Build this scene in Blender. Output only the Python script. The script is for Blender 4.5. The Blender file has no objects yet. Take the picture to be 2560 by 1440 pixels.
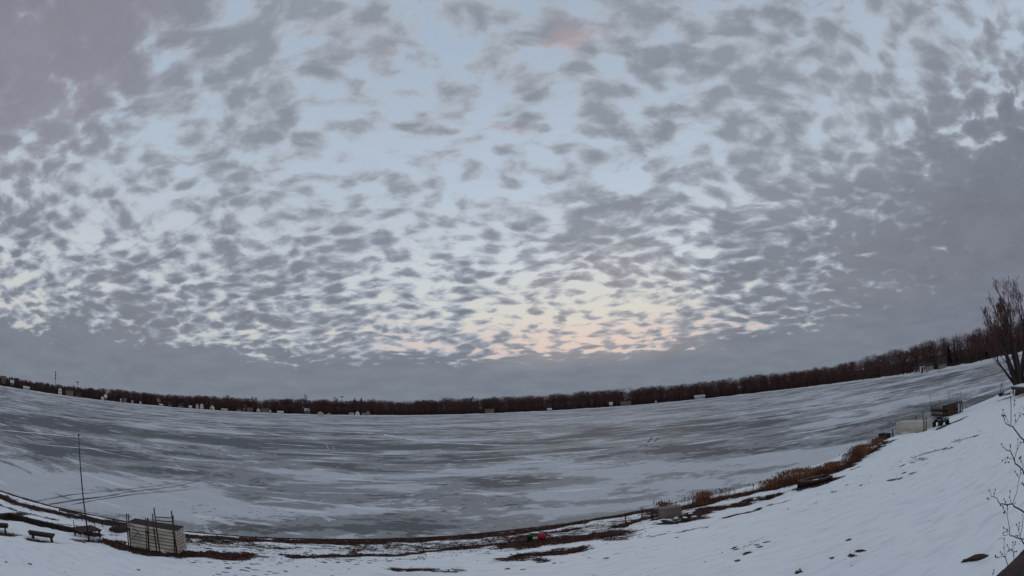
import bpy, bmesh, math, random
import numpy as np
from mathutils import Vector, Matrix

# ------------------------------------------------------------------ camera
SC = bpy.context.scene
CAM_H = 7.5                      # camera height above the ice, metres
PITCH, ROLL, FPX = math.radians(13.387), math.radians(-2.552), 1276.9   # lens fitted to the far shore and the upright posts
cd = bpy.data.cameras.new('camera')
cd.type = 'PANO'
cd.panorama_type = 'FISHEYE_EQUISOLID'
cd.sensor_fit = 'HORIZONTAL'
cd.sensor_width = 36.0
cd.sensor_height = 20.25
cd.fisheye_lens = FPX / 2560 * 36.0
cd.fisheye_fov = math.radians(180)
cd.clip_start, cd.clip_end = 0.05, 20000
cam = bpy.data.objects.new('camera', cd)
SC.collection.objects.link(cam)
sP, cP, sR, cR = math.sin(PITCH), math.cos(PITCH), math.sin(ROLL), math.cos(ROLL)
cam.matrix_world = Matrix(((cR, -sR, 0, 0), (-sR * sP, -cR * sP, -cP, 0), (sR * cP, cR * cP, -sP, CAM_H), (0, 0, 0, 1)))
SC.camera = cam

# ------------------------------------------------------------------ node helper
class NG:
    def __init__(self, tree):
        self.t = tree; self.n = tree.nodes; self.l = tree.links
    def new(self, typ, **kw):
        nd = self.n.new(typ)
        for k, v in kw.items(): setattr(nd, k, v)
        return nd
    def put(self, sock, v):
        if v is None: return
        if hasattr(v, 'is_linked') or hasattr(v, 'links'): self.l.new(v, sock)
        elif isinstance(v, (tuple, list)):
            d = sock.default_value
            sock.default_value = tuple(v) + (1.0,) * (len(d) - len(v))
        else: sock.default_value = v
    def m(self, op, a, b=None, c=None, clamp=False):
        nd = self.new('ShaderNodeMath', operation=op, use_clamp=clamp)
        self.put(nd.inputs[0], a); self.put(nd.inputs[1], b); self.put(nd.inputs[2], c)
        return nd.outputs[0]
    def vm(self, op, a, b=None, out=0):
        nd = self.new('ShaderNodeVectorMath', operation=op)
        self.put(nd.inputs[0], a)
        if op == 'SCALE': self.put(nd.inputs['Scale'], b)
        else: self.put(nd.inputs[1], b)
        return nd.outputs[out]
    def noise(self, vec, scale, detail=4, rough=.5, dist=0., lac=2.0, out='Fac'):
        nd = self.new('ShaderNodeTexNoise')
        self.put(nd.inputs['Vector'], vec)
        for k, v in (('Scale', scale), ('Detail', detail), ('Roughness', rough), ('Distortion', dist), ('Lacunarity', lac)): self.put(nd.inputs[k], v)
        return nd.outputs[out]
    def ss(self, v, lo, hi, a=0., b=1.):
        nd = self.new('ShaderNodeMapRange', interpolation_type='SMOOTHSTEP')
        for i, q in enumerate((v, lo, hi, a, b)): self.put(nd.inputs[i], q)
        return nd.outputs[0]
    def lin(self, v, lo, hi, a=0., b=1.):
        nd = self.new('ShaderNodeMapRange', interpolation_type='LINEAR')
        for i, q in enumerate((v, lo, hi, a, b)): self.put(nd.inputs[i], q)
        return nd.outputs[0]
    def mix(self, f, a, b, blend='MIX'):
        nd = self.new('ShaderNodeMix', data_type='RGBA', blend_type=blend)
        self.put(nd.inputs[0], f); self.put(nd.inputs[6], a); self.put(nd.inputs[7], b)
        return nd.outputs[2]
    def ramp(self, f, stops):
        nd = self.new('ShaderNodeValToRGB')
        els = nd.color_ramp.elements
        while len(els) < len(stops): els.new(.5)
        for e, (p, c) in zip(els, stops):
            e.position = p; e.color = tuple(c) + (1.0,)
        self.put(nd.inputs[0], f)
        return nd.outputs[0]
    def sep(self, v):
        nd = self.new('ShaderNodeSeparateXYZ'); self.put(nd.inputs[0], v); return nd.outputs
    def comb(self, x, y, z):
        nd = self.new('ShaderNodeCombineXYZ')
        for i, q in enumerate((x, y, z)): self.put(nd.inputs[i], q)
        return nd.outputs[0]

def lin1(c): c = c / 255.; return c / 12.92 if c <= .04045 else ((c + .055) / 1.055) ** 2.4
def S(r, g, b): return (lin1(r), lin1(g), lin1(b))

# ------------------------------------------------------------------ world: dusk sky under a broken altocumulus layer
SUN_AZ, SUN_EL = math.radians(9), math.radians(3.0)
world = bpy.data.worlds.new('World'); SC.world = world
world.use_nodes = True
g = NG(world.node_tree); g.n.clear()
V = g.new('ShaderNodeTexCoord').outputs['Generated']
vx, vy, vz = g.sep(V)[:3]
z0 = g.m('MAXIMUM', vz, 0.0)
inv = g.m('DIVIDE', 1.0, g.m('ADD', z0, 0.29))
Pp = g.comb(g.m('MULTIPLY', vx, inv), g.m('MULTIPLY', vy, inv), 0.0)      # where the view ray meets the cloud layer
sky = g.new('ShaderNodeTexSky', sky_type='NISHITA', sun_disc=False, sun_elevation=SUN_EL, sun_rotation=SUN_AZ,
            air_density=1.0, dust_density=1.0, ozone_density=1.5)
nish = g.vm('SCALE', sky.outputs[0], 0.05)
# clear air between the clouds
sun_v = (math.sin(SUN_AZ) * math.cos(SUN_EL), math.cos(SUN_AZ) * math.cos(SUN_EL), math.sin(SUN_EL))
toward = g.ss(g.vm('DOT_PRODUCT', V, sun_v, out=1), .80, .985)
warm = g.ramp(z0, [(0.0, S(175, 165, 168)), (.07, S(205, 190, 190)), (.13, S(220, 205, 201)), (.18, S(218, 218, 212)), (.27, S(212, 219, 225)), (.42, S(192, 206, 223)), (.8, S(170, 189, 211))])
cool = g.ramp(z0, [(0.0, S(150, 152, 162)), (.10, S(204, 204, 202)), (.15, S(214, 214, 208)), (.20, S(210, 214, 217)), (.40, S(190, 203, 218)), (.8, S(166, 185, 206))])
gap = g.mix(toward, cool, warm)
gap = g.mix(.12, gap, nish)
# cloud field
warpn = g.noise(Pp, 2.6, 2, .5, out='Color')
wv = g.vm('SCALE', g.vm('SUBTRACT', warpn, (.5, .5, .5)), .16)
Pw = g.vm('ADD', Pp, wv)
Pw = g.vm('MULTIPLY', Pw, (0.85, 1.15, 1.0))
n1 = g.noise(Pw, 13.0, 6, .58, .2)
n2 = g.noise(Pw, 3.4, 3, .5)
vor = g.new('ShaderNodeTexVoronoi', feature='SMOOTH_F1'); g.put(vor.inputs['Vector'], g.vm('ADD', Pw, g.vm('SCALE', g.noise(Pw, 21.0, 3, .5, out='Color'), .045)))
vor.inputs['Scale'].default_value = 14.6; vor.inputs['Smoothness'].default_value = .5
cell = g.m('SUBTRACT', .55, vor.outputs['Distance'])
dens = g.m('ADD', g.m('MULTIPLY', n1, .80), g.m('MULTIPLY', cell, .40))
def dirv(az, el):
    a, e = math.radians(az), math.radians(el)
    return (math.sin(a) * math.cos(e), math.cos(a) * math.cos(e), math.sin(e))
def blob(az, el, inner, outer):
    return g.ss(g.vm('DOT_PRODUCT', V, dirv(az, el), out=1), math.cos(math.radians(outer)), math.cos(math.radians(inner)))
cov = g.m('ADD', .132, g.m('MULTIPLY', g.m('SUBTRACT', n2, .5), .26))
for (az, el, i, o, k) in [
        (-74, 40, 8, 24, .20), (-44, 46, 2, 20, .06), (70, 4, 8, 22, .20), (52, 6, 4, 18, .11), (34, 8, 3, 14, .06), (44, 16, 4, 20, .075), (60, 30, 4, 16, -.02),
        (20, 48, 4, 22, .04), (-6, 29, 2, 18, -.08), (-24, 27, 1, 10, -.03), (-46, 22, 1, 9, -.04), (4, 12, 2, 9, -.10), (13, 9, 2, 8, -.08), (-12, 12, 1, 8, -.05), (-25, 14, 2, 14, .03), (10, 17, 2, 12, .03), (-45, 3, 3, 12, .12)]:
    cov = g.m('ADD', cov, g.m('MULTIPLY', blob(az, el, i, o), k))
zl = g.m('ADD', z0, g.m('ADD', g.m('MULTIPLY', g.m('SUBTRACT', n2, .5), -.07), g.m('MULTIPLY', g.m('SUBTRACT', n1, .5), -.05)))
lowband = g.ss(zl, .120, .055)
cov = g.m('ADD', cov, g.m('MULTIPLY', lowband, .5))
dd = g.m('ADD', dens, cov)
alpha = g.ss(dd, .40, .575)
core = g.ss(dd, .46, .72)
ccol = g.mix(core, S(172, 180, 191), g.mix(g.ss(z0, .18, .42), S(125, 130, 140), S(139, 147, 158)))
ccol = g.mix(g.m('MULTIPLY', blob(-72, 38, 6, 26), .7), ccol, S(135, 132, 145))
low = g.ss(zl, .13, .04)
ccol = g.mix(g.m('MULTIPLY', low, .9), ccol, S(121, 129, 141))
ccol = g.mix(g.m('MULTIPLY', g.m('MULTIPLY', blob(10, 6, 2, 16), .45), g.ss(z0, .06, .10)), ccol, S(168, 160, 160))
ccol = g.mix(g.m('MULTIPLY', blob(66, 6, 8, 28), .75), ccol, S(117, 122, 135))
# faint broad relief in the solid deck and a few sun-touched upper rags
relief = g.noise(Pw, 5.0, 5, .55)
ccol = g.mix(1.0, ccol, g.ramp(relief, [(.3, (.91, .91, .92)), (.7, (1.08, 1.08, 1.08))]), 'MULTIPLY')
pink = g.m('MULTIPLY', g.m('MULTIPLY', blob(0, 43, 3, 22), .42), g.ss(g.noise(Pw, 3.1, 3, .5), .52, .64))
ccol = g.mix(pink, ccol, S(190, 165, 165))
skycol = g.mix(alpha, gap, ccol)
below = g.ss(vz, -.02, 0.0)
skycol = g.mix(below, S(110, 112, 118), skycol)
bg = g.new('ShaderNodeBackground'); g.put(bg.inputs[0], skycol); bg.inputs[1].default_value = 1.0
wo = g.new('ShaderNodeOutputWorld'); g.l.new(bg.outputs[0], wo.inputs[0])

# ------------------------------------------------------------------ sun (hidden low behind the cloud bank) and exposure
sl = bpy.data.lights.new('sun', 'SUN'); sl.energy = 0.12; sl.angle = math.radians(30); sl.color = (1.0, .86, .76)
sun = bpy.data.objects.new('sun', sl); SC.collection.objects.link(sun)
sun.rotation_euler = (-Vector(dirv(9, 9))).to_track_quat('-Z', 'Y').to_euler()
vs_ = SC.view_settings
SC.display_settings.display_device = 'sRGB'
vs_.view_transform = 'Standard'; vs_.look = 'None'; vs_.exposure = 0.0; vs_.gamma = 1.0; vs_.use_curve_mapping = False
SC.cycles.use_denoising = True

# ------------------------------------------------------------------ helpers
RNG = np.random.default_rng(11)
random.seed(5)
COL = SC.collection

def ray(px, py):
    """Direction of a photograph pixel (2560 x 1440)."""
    x, y = px - 1280., 720. - py
    r = math.hypot(x, y) / FPX; th = 2 * math.asin(r / 2); ph = math.atan2(y, x)
    c = (math.sin(th) * math.cos(ph), math.sin(th) * math.sin(ph), math.cos(th))
    cx = c[0] * cR - c[1] * sR; cy = c[0] * sR + c[1] * cR
    return Vector((cx, c[2] * cP - cy * sP, c[2] * sP + cy * cP))

def _hash(ix, iy, seed):
    h = (ix.astype(np.int64) * 374761393 + iy.astype(np.int64) * 668265263 + seed * 974634777) & 0xFFFFFFFF
    h = ((h ^ (h >> 13)) * 1274126177) & 0xFFFFFFFF
    return ((h ^ (h >> 16)) & 0xFFFFFF) / float(0xFFFFFF)
def vnoise(x, y, seed=0):
    ix, iy = np.floor(x), np.floor(y); fx, fy = x - ix, y - iy
    fx = fx * fx * (3 - 2 * fx); fy = fy * fy * (3 - 2 * fy)
    a, b = _hash(ix, iy, seed), _hash(ix + 1, iy, seed); c, d = _hash(ix, iy + 1, seed), _hash(ix + 1, iy + 1, seed)
    return a + (b - a) * fx + (c - a) * fy + (a - b - c + d) * fx * fy
def fbm(x, y, seed=0, octv=4):
    s, a, t = 0, .5, 0
    for i in range(octv):
        s = s + a * vnoise(x * 2 ** i, y * 2 ** i, seed + i); t += a; a *= .5
    return s / t

# shoreline of the near land: y as a function of x, read off the photograph at ice level
SHX = np.array([-400, -150, -60, -32.3, -27.7, -22.8, -17.9, -14.5, -9.7, -4.7, -.6, 4.4, 8.7, 14, 21.8, 36.9, 43.6, 51.7, 65.3, 74.8, 110, 170, 240, 400.])
SHY = np.array([-110, -14, 9, 18.6, 20.0, 21.9, 23.4, 24.8, 26.5, 28.1, 29.5, 31.2, 32.4, 33.6, 36.2, 40.6, 42.0, 43.2, 44.6, 45.6, 50, 55, 58, 60.])
ZS = np.array([-6, -2, -.12, .06, .16, 1, 3, 6, 10, 16, 24, 30, 60, 150, 400.])
ZZ = np.array([-.9, -.5, -.07, .14, .19, .24, .36, .6, 1.1, 2.0, 3.2, 3.6, 4.6, 7.0, 9.0])
def shore_y(x): return np.interp(x, SHX, SHY)
def ground_np(x, y):
    x = np.asarray(x, float); y = np.asarray(y, float)
    sy = shore_y(x) + (fbm(x * .35, x * 0, 3, 3) - .5) * .5
    s = (sy - y) * .95
    z = np.interp(s, ZS, ZZ)
    amp = np.clip((s - .4) / 6, 0, 1)
    return z + amp * ((fbm(x * .16, y * .16, 7, 4) - .5) * .34 + (fbm(x * .9, y * .9, 9, 3) - .5) * .17)
def ground(x, y): return float(ground_np(np.array([x]), np.array([y]))[0])
def G(px, py, tmax=400):
    """Point of the near land seen at a photograph pixel."""
    d = ray(px, py); ts = np.arange(2, tmax, .1)
    X, Y, Zr = d.x * ts, d.y * ts, CAM_H + d.z * ts
    Zg = np.maximum(ground_np(X, Y), 0.0)
    k = int(np.argmax(Zr < Zg))
    a = (Zr[k - 1] - Zg[k - 1]); b = (Zg[k] - Zr[k]); t = ts[k - 1] + .1 * a / (a + b)
    return Vector((d.x * t, d.y * t, CAM_H + d.z * t))
def ICE(px, py, z=0.):
    d = ray(px, py); t = (z - CAM_H) / d.z
    return Vector((d.x * t, d.y * t, z))
def TOPZ(base, px, py):
    """Height reached by an upright at `base` whose top shows at this pixel."""
    d = ray(px, py)
    return CAM_H + d.z / math.hypot(d.x, d.y) * math.hypot(base.x, base.y)
def onray(px, py, dist): return Vector((0, 0, CAM_H)) + ray(px, py) * dist

class MB:
    def __init__(self): self.v = []; self.f = []
    def add(self, vs, fs):
        o = len(self.v); self.v += [tuple(q) for q in vs]; self.f += [tuple(i + o for i in q) for q in fs]; return self
    def box(self, c, s, rz=0., M=None, taper=1.0):
        c = Vector(c); hx, hy, hz = s[0] / 2, s[1] / 2, s[2] / 2; vs = []
        for z in (-1, 1):
            k = taper if z > 0 else 1.0
            for x, y in ((-1, -1), (1, -1), (1, 1), (-1, 1)):
                p = Vector((x * hx * k, y * hy * k, z * hz))
                if M is not None: p = M @ p
                elif rz: p = Matrix.Rotation(rz, 3, 'Z') @ p
                vs.append(p + c)
        return self.add(vs, [(3, 2, 1, 0), (4, 5, 6, 7), (0, 1, 5, 4), (1, 2, 6, 5), (2, 3, 7, 6), (3, 0, 4, 7)])
    def tube(self, p0, p1, r0, r1=None, n=8, cap=True):
        p0, p1 = Vector(p0), Vector(p1); r1 = r0 if r1 is None else r1
        d = p1 - p0
        if d.length < 1e-6: return self
        q = d.to_track_quat('Z', 'Y'); vs = []
        for p, r in ((p0, r0), (p1, r1)):
            for i in range(n):
                a = 2 * math.pi * i / n
                vs.append(p + q @ Vector((r * math.cos(a), r * math.sin(a), 0)))
        fs = [(i, (i + 1) % n, n + (i + 1) % n, n + i) for i in range(n)]
        if cap: fs += [tuple(range(n - 1, -1, -1)), tuple(range(n, 2 * n))]
        return self.add(vs, fs)
    def path(self, pts, rs, n=6):
        for a, b, r0, r1 in zip(pts[:-1], pts[1:], rs[:-1], rs[1:]): self.tube(a, b, r0, r1, n)
        return self
    def lathe(self, prof, n=16, c=(0, 0, 0)):
        vs = []; c = Vector(c)
        for r, z in prof:
            for i in range(n):
                a = 2 * math.pi * i / n
                vs.append(c + Vector((r * math.cos(a), r * math.sin(a), z)))
        fs = []
        for k in range(len(prof) - 1):
            for i in range(n): fs.append((k * n + i, k * n + (i + 1) % n, (k + 1) * n + (i + 1) % n, (k + 1) * n + i))
        fs += [tuple(range(n - 1, -1, -1)), tuple((len(prof) - 1) * n + i for i in range(n))]
        return self.add(vs, fs)
    def mesh(self, name, smooth=False):
        me = bpy.data.meshes.new(name); me.from_pydata(self.v, [], self.f); me.validate(); me.update()
        if smooth: me.polygons.foreach_set('use_smooth', [True] * len(me.polygons))
        return me
    def obj(self, name, mat, parent=None, smooth=False, bevel=0.):
        me = self.mesh(name, smooth); me.materials.append(mat)
        o = bpy.data.objects.new(name, me); COL.objects.link(o); o.parent = parent
        if bevel:
            b = o.modifiers.new('bevel', 'BEVEL'); b.width = bevel; b.segments = 2; b.limit_method = 'ANGLE'
        return o

def np_mesh(name, verts, faces, mat, smooth=True, parent=None):
    verts = np.asarray(verts, np.float32); faces = np.asarray(faces, np.int32); k = faces.shape[1]
    me = bpy.data.meshes.new(name)
    me.vertices.add(len(verts)); me.vertices.foreach_set('co', verts.ravel())
    me.loops.add(faces.size); me.loops.foreach_set('vertex_index', faces.ravel())
    me.polygons.add(len(faces)); me.polygons.foreach_set('loop_start', np.arange(len(faces), dtype=np.int32) * k)
    me.update(); me.validate()
    if smooth: me.polygons.foreach_set('use_smooth', np.ones(len(me.polygons), bool))
    me.materials.append(mat)
    o = bpy.data.objects.new(name, me); COL.objects.link(o); o.parent = parent
    return o
def grid_faces(nr, nc):
    i = np.arange(nr - 1)[:, None] * nc + np.arange(nc - 1)[None, :]
    return np.stack([i, i + 1, i + nc + 1, i + nc], -1).reshape(-1, 4)
def fattr(o, name, vals):
    a = o.data.attributes.new(name, 'FLOAT', 'POINT'); a.data.foreach_set('value', np.asarray(vals, np.float32))
def tag(o, label=None, cat=None, group=None, kind=None):
    for k, v in (('label', label), ('category', cat), ('group', group), ('kind', kind)):
        if v: o[k] = v
    return o
def thing(name, label, cat, loc, rz=0., group=None):
    o = bpy.data.objects.new(name, None); COL.objects.link(o); o.location = loc; o.rotation_euler = (0, 0, rz)
    o.empty_display_size = .2
    return tag(o, label, cat, group)
def copy_tree(o, parent=None):
    c = o.copy(); COL.objects.link(c); c.parent = parent
    for ch in list(o.children): copy_tree(ch, c)
    return c

MATS = {}
def mat(name, col, rough=.8, var=.25, scale=6., bump=.15, stretch=(1, 1, 1), col2=None, spec=.3, metal=0.):
    """Procedural surface: base colour varied by noise, fine relief, some wear."""
    if name in MATS: return MATS[name]
    m = bpy.data.materials.new(name); m.use_nodes = True; q = NG(m.node_tree); q.n.clear()
    tc = q.new('ShaderNodeTexCoord').outputs['Object']
    oi = q.new('ShaderNodeObjectInfo').outputs['Random']
    v = q.vm('ADD', q.vm('MULTIPLY', tc, stretch), q.vm('SCALE', (37., 19., 11.), oi))
    n = q.noise(v, scale, 6, .6)
    n2 = q.noise(v, scale * .23, 3, .5)
    c2 = col2 or tuple(k * .45 for k in col)
    base = q.mix(q.m('MULTIPLY', q.ss(q.m('ADD', q.m('MULTIPLY', n, .6), q.m('MULTIPLY', n2, .4)), .38, .66), min(1., var * 2)), col, c2)
    base = q.mix(1.0, base, q.ramp(oi, [(0., (.86, .86, .86)), (1., (1.12, 1.12, 1.12))]), 'MULTIPLY')
    b = q.new('ShaderNodeBsdfPrincipled'); q.put(b.inputs['Base Color'], base)
    q.put(b.inputs['Roughness'], q.lin(n, 0, 1, max(.05, rough - .15), min(1, rough + .15)))
    b.inputs['Specular IOR Level'].default_value = spec; b.inputs['Metallic'].default_value = metal
    if bump:
        bp = q.new('ShaderNodeBump'); bp.inputs['Strength'].default_value = bump; bp.inputs['Distance'].default_value = .02
        q.put(bp.inputs['Height'], n); q.l.new(bp.outputs[0], b.inputs['Normal'])
    o = q.new('ShaderNodeOutputMaterial'); q.l.new(b.outputs[0], o.inputs[0])
    MATS[name] = m
    return m

# ------------------------------------------------------------------ near land: snow, dirt showing through along the beach
# strips of bare ground, each a run of photograph pixels on the land with a half width in metres
STRIPS = [
    ([(-60, 1222), (0, 1241), (60, 1264), (120, 1278), (180, 1291), (300, 1311)], .48, 1.),
    ([(290, 1311), (480, 1342), (560, 1347), (640, 1351), (860, 1357), (1000, 1352), (1100, 1347), (1280, 1333), (1400, 1315), (1480, 1300), (1560, 1287), (1630, 1276)], .46, 1.),
    ([(520, 1352), (560, 1356), (620, 1353)], .4, .8), ([(0, 1262), (30, 1276), (90, 1290), (140, 1300)], .16, .7),
    ([(-30, 1284), (20, 1290), (60, 1285)], .3, .8),
    ([(75, 1277), (120, 1284), (160, 1292)], .14, .6), ([(95, 1301), (140, 1308), (175, 1316), (215, 1318)], .12, .6),
    ([(140, 1309), (200, 1317), (270, 1326)], .1, .55),
    ([(0, 1296), (22, 1294), (70, 1305), (150, 1322), (235, 1338)], .34, 1.),
    ([(285, 1357), (310, 1368), (380, 1384), (450, 1392)], .5, 1.), ([(455, 1386), (520, 1388), (600, 1390)], .62, 1.), ([(600, 1390), (680, 1394)], .2, .6),
    ([(470, 1350), (520, 1358), (580, 1362)], .2, .55), ([(650, 1366), (700, 1372), (740, 1371)], .28, .7), ([(700, 1385), (760, 1391), (830, 1396), (900, 1392), (1020, 1391)], .2, .65),
    ([(868, 1388), (880, 1378), (892, 1376)], .22, .8), ([(820, 1373), (850, 1378)], .25, .6),
    ([(740, 1391), (860, 1391), (1000, 1388), (1090, 1378), (1180, 1368), (1290, 1357), (1340, 1352)], .26, 1.),
    ([(1100, 1369), (1180, 1362), (1280, 1350)], .1, .7), ([(800, 1404), (850, 1402), (960, 1403), (1060, 1395)], .16, .55),
    ([(1290, 1362), (1400, 1350), (1480, 1341), (1545, 1333)], .75, .95), ([(1310, 1340), (1380, 1332), (1445, 1322)], .3, .85),
    ([(1540, 1318), (1590, 1305), (1640, 1292)], .35, .9), ([(1480, 1345), (1530, 1350), (1560, 1345)], .4, .7),
    ([(1270, 1398), (1340, 1388), (1440, 1373)], .42, .95), ([(1330, 1400), (1345, 1404)], .25, .8), ([(985, 1423), (1050, 1425), (1140, 1430)], .24, .75), ([(1115, 1384), (1250, 1372)], .12, .5),
    ([(1630, 1344), (1680, 1334), (1760, 1320)], .1, .75), ([(1760, 1350), (1800, 1335)], .08, .55), ([(1560, 1332), (1640, 1318)], .14, .6),
    ([(1640, 1298), (1700, 1292), (1745, 1284)], .22, .9), ([(1655, 1308), (1700, 1305), (1745, 1295)], .42, .85), ([(1715, 1294), (1760, 1275), (1800, 1272), (1850, 1260)], .55, .95),
    ([(1812, 1295), (1860, 1284), (1905, 1270)], .18, .85), ([(1875, 1250), (1910, 1246), (1940, 1240)], .5, .85), ([(1920, 1265), (1970, 1252)], .12, .7),
    ([(1640, 1283), (1720, 1268), (1800, 1246), (1900, 1228), (2000, 1205), (2100, 1172), (2180, 1125)], .6, 1.),
    ([(2000, 1222), (2040, 1214), (2082, 1198)], .5, .9), ([(2180, 1130), (2205, 1112), (2240, 1100)], .25, .8), ([(2195, 1117), (2220, 1110)], .4, .6),
    ([(2290, 1143), (2330, 1130), (2375, 1121)], .35, .62), ([(2285, 1150), (2310, 1147)], .3, .6), ([(2385, 1105), (2440, 1092)], .3, .6), ([(2128, 1176), (2152, 1167)], .12, .7),
    ([(2216, 1204), (2250, 1198)], .14, .75), ([(2345, 1073), (2410, 1045)], .5, .8), ([(2230, 1092), (2310, 1078)], .2, .7), ([(2500, 1002), (2560, 985)], .5, .7),
    ([(2320, 1304), (2350, 1292)], .14, .6), ([(65, 1345), (140, 1360)], .2, .9), ([(0, 1332), (28, 1334)], .25, .9), ([(200, 1354), (245, 1356)], .25, .8), ([(1845, 1372), (1870, 1365), (1900, 1352)], .18, .5), ([(1480, 1440), (1500, 1438)], .1, .5),
]
SPOTS = [(2087, 1231, .2), (2108, 1227, .1), (2152, 1214, .14), (2170, 1208, .1), (2256, 1165, .2), (2260, 1183, .16), (2282, 1184, .2), (2273, 1187, .13), (2255, 1177, .14),
         (2337, 1300, .12), (2344, 1297, .1), (2352, 1288, .14), (2371, 1279, .1), (2000, 1433, .13), (2147, 1379, .1), (2075, 1397, .1), (2000, 1362, .08), (2120, 1390, .1), (1868, 1384, .16),
         (1835, 1371, .12), (1840, 1404, .12), (1460, 1390, .1), (1305, 1390, .2), (1385, 1410, .12), (520, 1372, .12), (275, 1338, .12), (292, 1338, .14), (1620, 1342, .12), (1690, 1345, .14),
         (2395, 1150, .12), (2145, 1190, .1), (2090, 1190, .1), (2040, 1258, .08), (2440, 1090, .18), (2120, 1352, .08), (170, 1271, .12)]
xs = np.concatenate([np.linspace(-380, -70, 40), np.linspace(-68, -40, 60), np.arange(-39.9, 30, .13), np.arange(30, 60, .18), np.linspace(60.2, 100, 160), np.linspace(102, 380, 90)])
ss_ = np.concatenate([np.linspace(-4, -.6, 6), np.arange(-.5, 10, .11), np.arange(10, 22, .22), np.linspace(22.5, 45, 50), np.linspace(47, 140, 30), np.linspace(150, 900, 14)])
GX, GS = np.meshgrid(xs, ss_, indexing='ij')
GY = shore_y(GX) - GS
GZ = ground_np(GX, GY)
gx, gy = GX.ravel(), GY.ravel()
bare = np.zeros_like(gx)
near = (np.abs(gx) < 90) & (GS.ravel() < 40)
nx, ny = gx[near], gy[near]
jx = nx + (fbm(nx * 1.1, ny * 1.1, 21, 3) - .5) * .8; jy = ny + (fbm(nx * 1.1, ny * 1.1, 31, 3) - .5) * .8
wv_ = .55 + .9 * fbm(nx * .8, ny * 1.6, 41, 3)
bn = np.zeros_like(nx)
for pts, hw, k in STRIPS:
    W = [G(*p) for p in pts]
    for a, b in zip(W[:-1], W[1:]):
        ax, ay, bx_, by_ = a.x, a.y, b.x, b.y
        L = (bx_ - ax) ** 2 + (by_ - ay) ** 2 + 1e-9
        sel = (nx > min(ax, bx_) - 3) & (nx < max(ax, bx_) + 3) & (ny > min(ay, by_) - 3) & (ny < max(ay, by_) + 3)
        px_, py_ = jx[sel], jy[sel]
        t = np.clip(((px_ - ax) * (bx_ - ax) + (py_ - ay) * (by_ - ay)) / L, 0, 1)
        d = np.hypot(px_ - ax - t * (bx_ - ax), py_ - ay - t * (by_ - ay))
        bn[sel] = np.maximum(bn[sel], .80 * k * np.clip(1.30 - .62 * d / (hw * 1.35 * wv_[sel]), 0, 1))
for px_, py_, r in SPOTS:
    w = G(px_, py_); r = r * .72
    d = np.hypot((nx - w.x) * .8, ny - w.y); bn = np.maximum(bn, .95 * np.clip(1.5 - .75 * d / r, 0, 1))
bare[near] = bn
# dark eroded lip of the beach where it meets the ice
sj = GS.ravel() + (fbm(gx * .35, gx * 0, 3, 3) - .5) * -.5
lip = np.clip(1.25 - np.abs(sj - .02) / (.34 + .35 * fbm(gx * .5, gx * 0, 13, 3)) * .75, 0, 1) * np.interp(gx, [-200, 8, 11, 23, 30, 200], [1., 1., .55, .5, .35, .3])
bare = np.maximum(bare, lip)
# thin patchy snow over the whole beach behind the lip
sv = GS.ravel()
patchy = (.40 * np.exp(-((sv - 2.3) / 1.7) ** 2) + .30 * np.exp(-((sv - 5.0) / 2.2) ** 2)) * np.interp(gx, [-60, -40, -24, -17, -8, 8, 12, 30, 40, 60], [.6, .8, .55, 1., 1.15, 1.1, .9, .7, .2, 0.]) * (.45 + 1.1 * fbm(gx * .3, gy * .45, 15, 3))
bare = np.maximum(bare, patchy)
# trampled, speckled snow beside the beach (footprints down to the grass)
speck = np.zeros_like(gx)
for px_, py_, r, k in [(560, 1410, 3.2, .9), (700, 1405, 3.0, .9), (820, 1400, 3.5, .8), (960, 1385, 3.5, .5), (480, 1400, 2.5, .6), (640, 1432, 3.0, .9), (400, 1425, 2.4, .35), (900, 1425, 2.5, .5), (1060, 1365, 2.5, .45),
                       (1400, 1385, 2.5, .5), (1560, 1350, 2.6, .5), (1600, 1380, 3.0, .35), (1860, 1370, 2.6, .5), (2200, 1190, 6, .35), (2080, 1420, 3, .28), (1930, 1420, 3, .2), (2350, 1120, 6, .4), (100, 1420, 3.5, .22), (620, 1365, 2, .5), (1330, 1420, 2.2, .35)]:
    w = G(px_, py_)
    speck = np.maximum(speck, k * np.exp(-(((gx - w.x) / r) ** 2 + ((gy - w.y) / (r * .6)) ** 2)))
GZ = GZ + np.where(GS > .05, (.05 * (1 - np.clip(bare.reshape(GX.shape) * 1.4, 0, 1))), 0)

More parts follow.
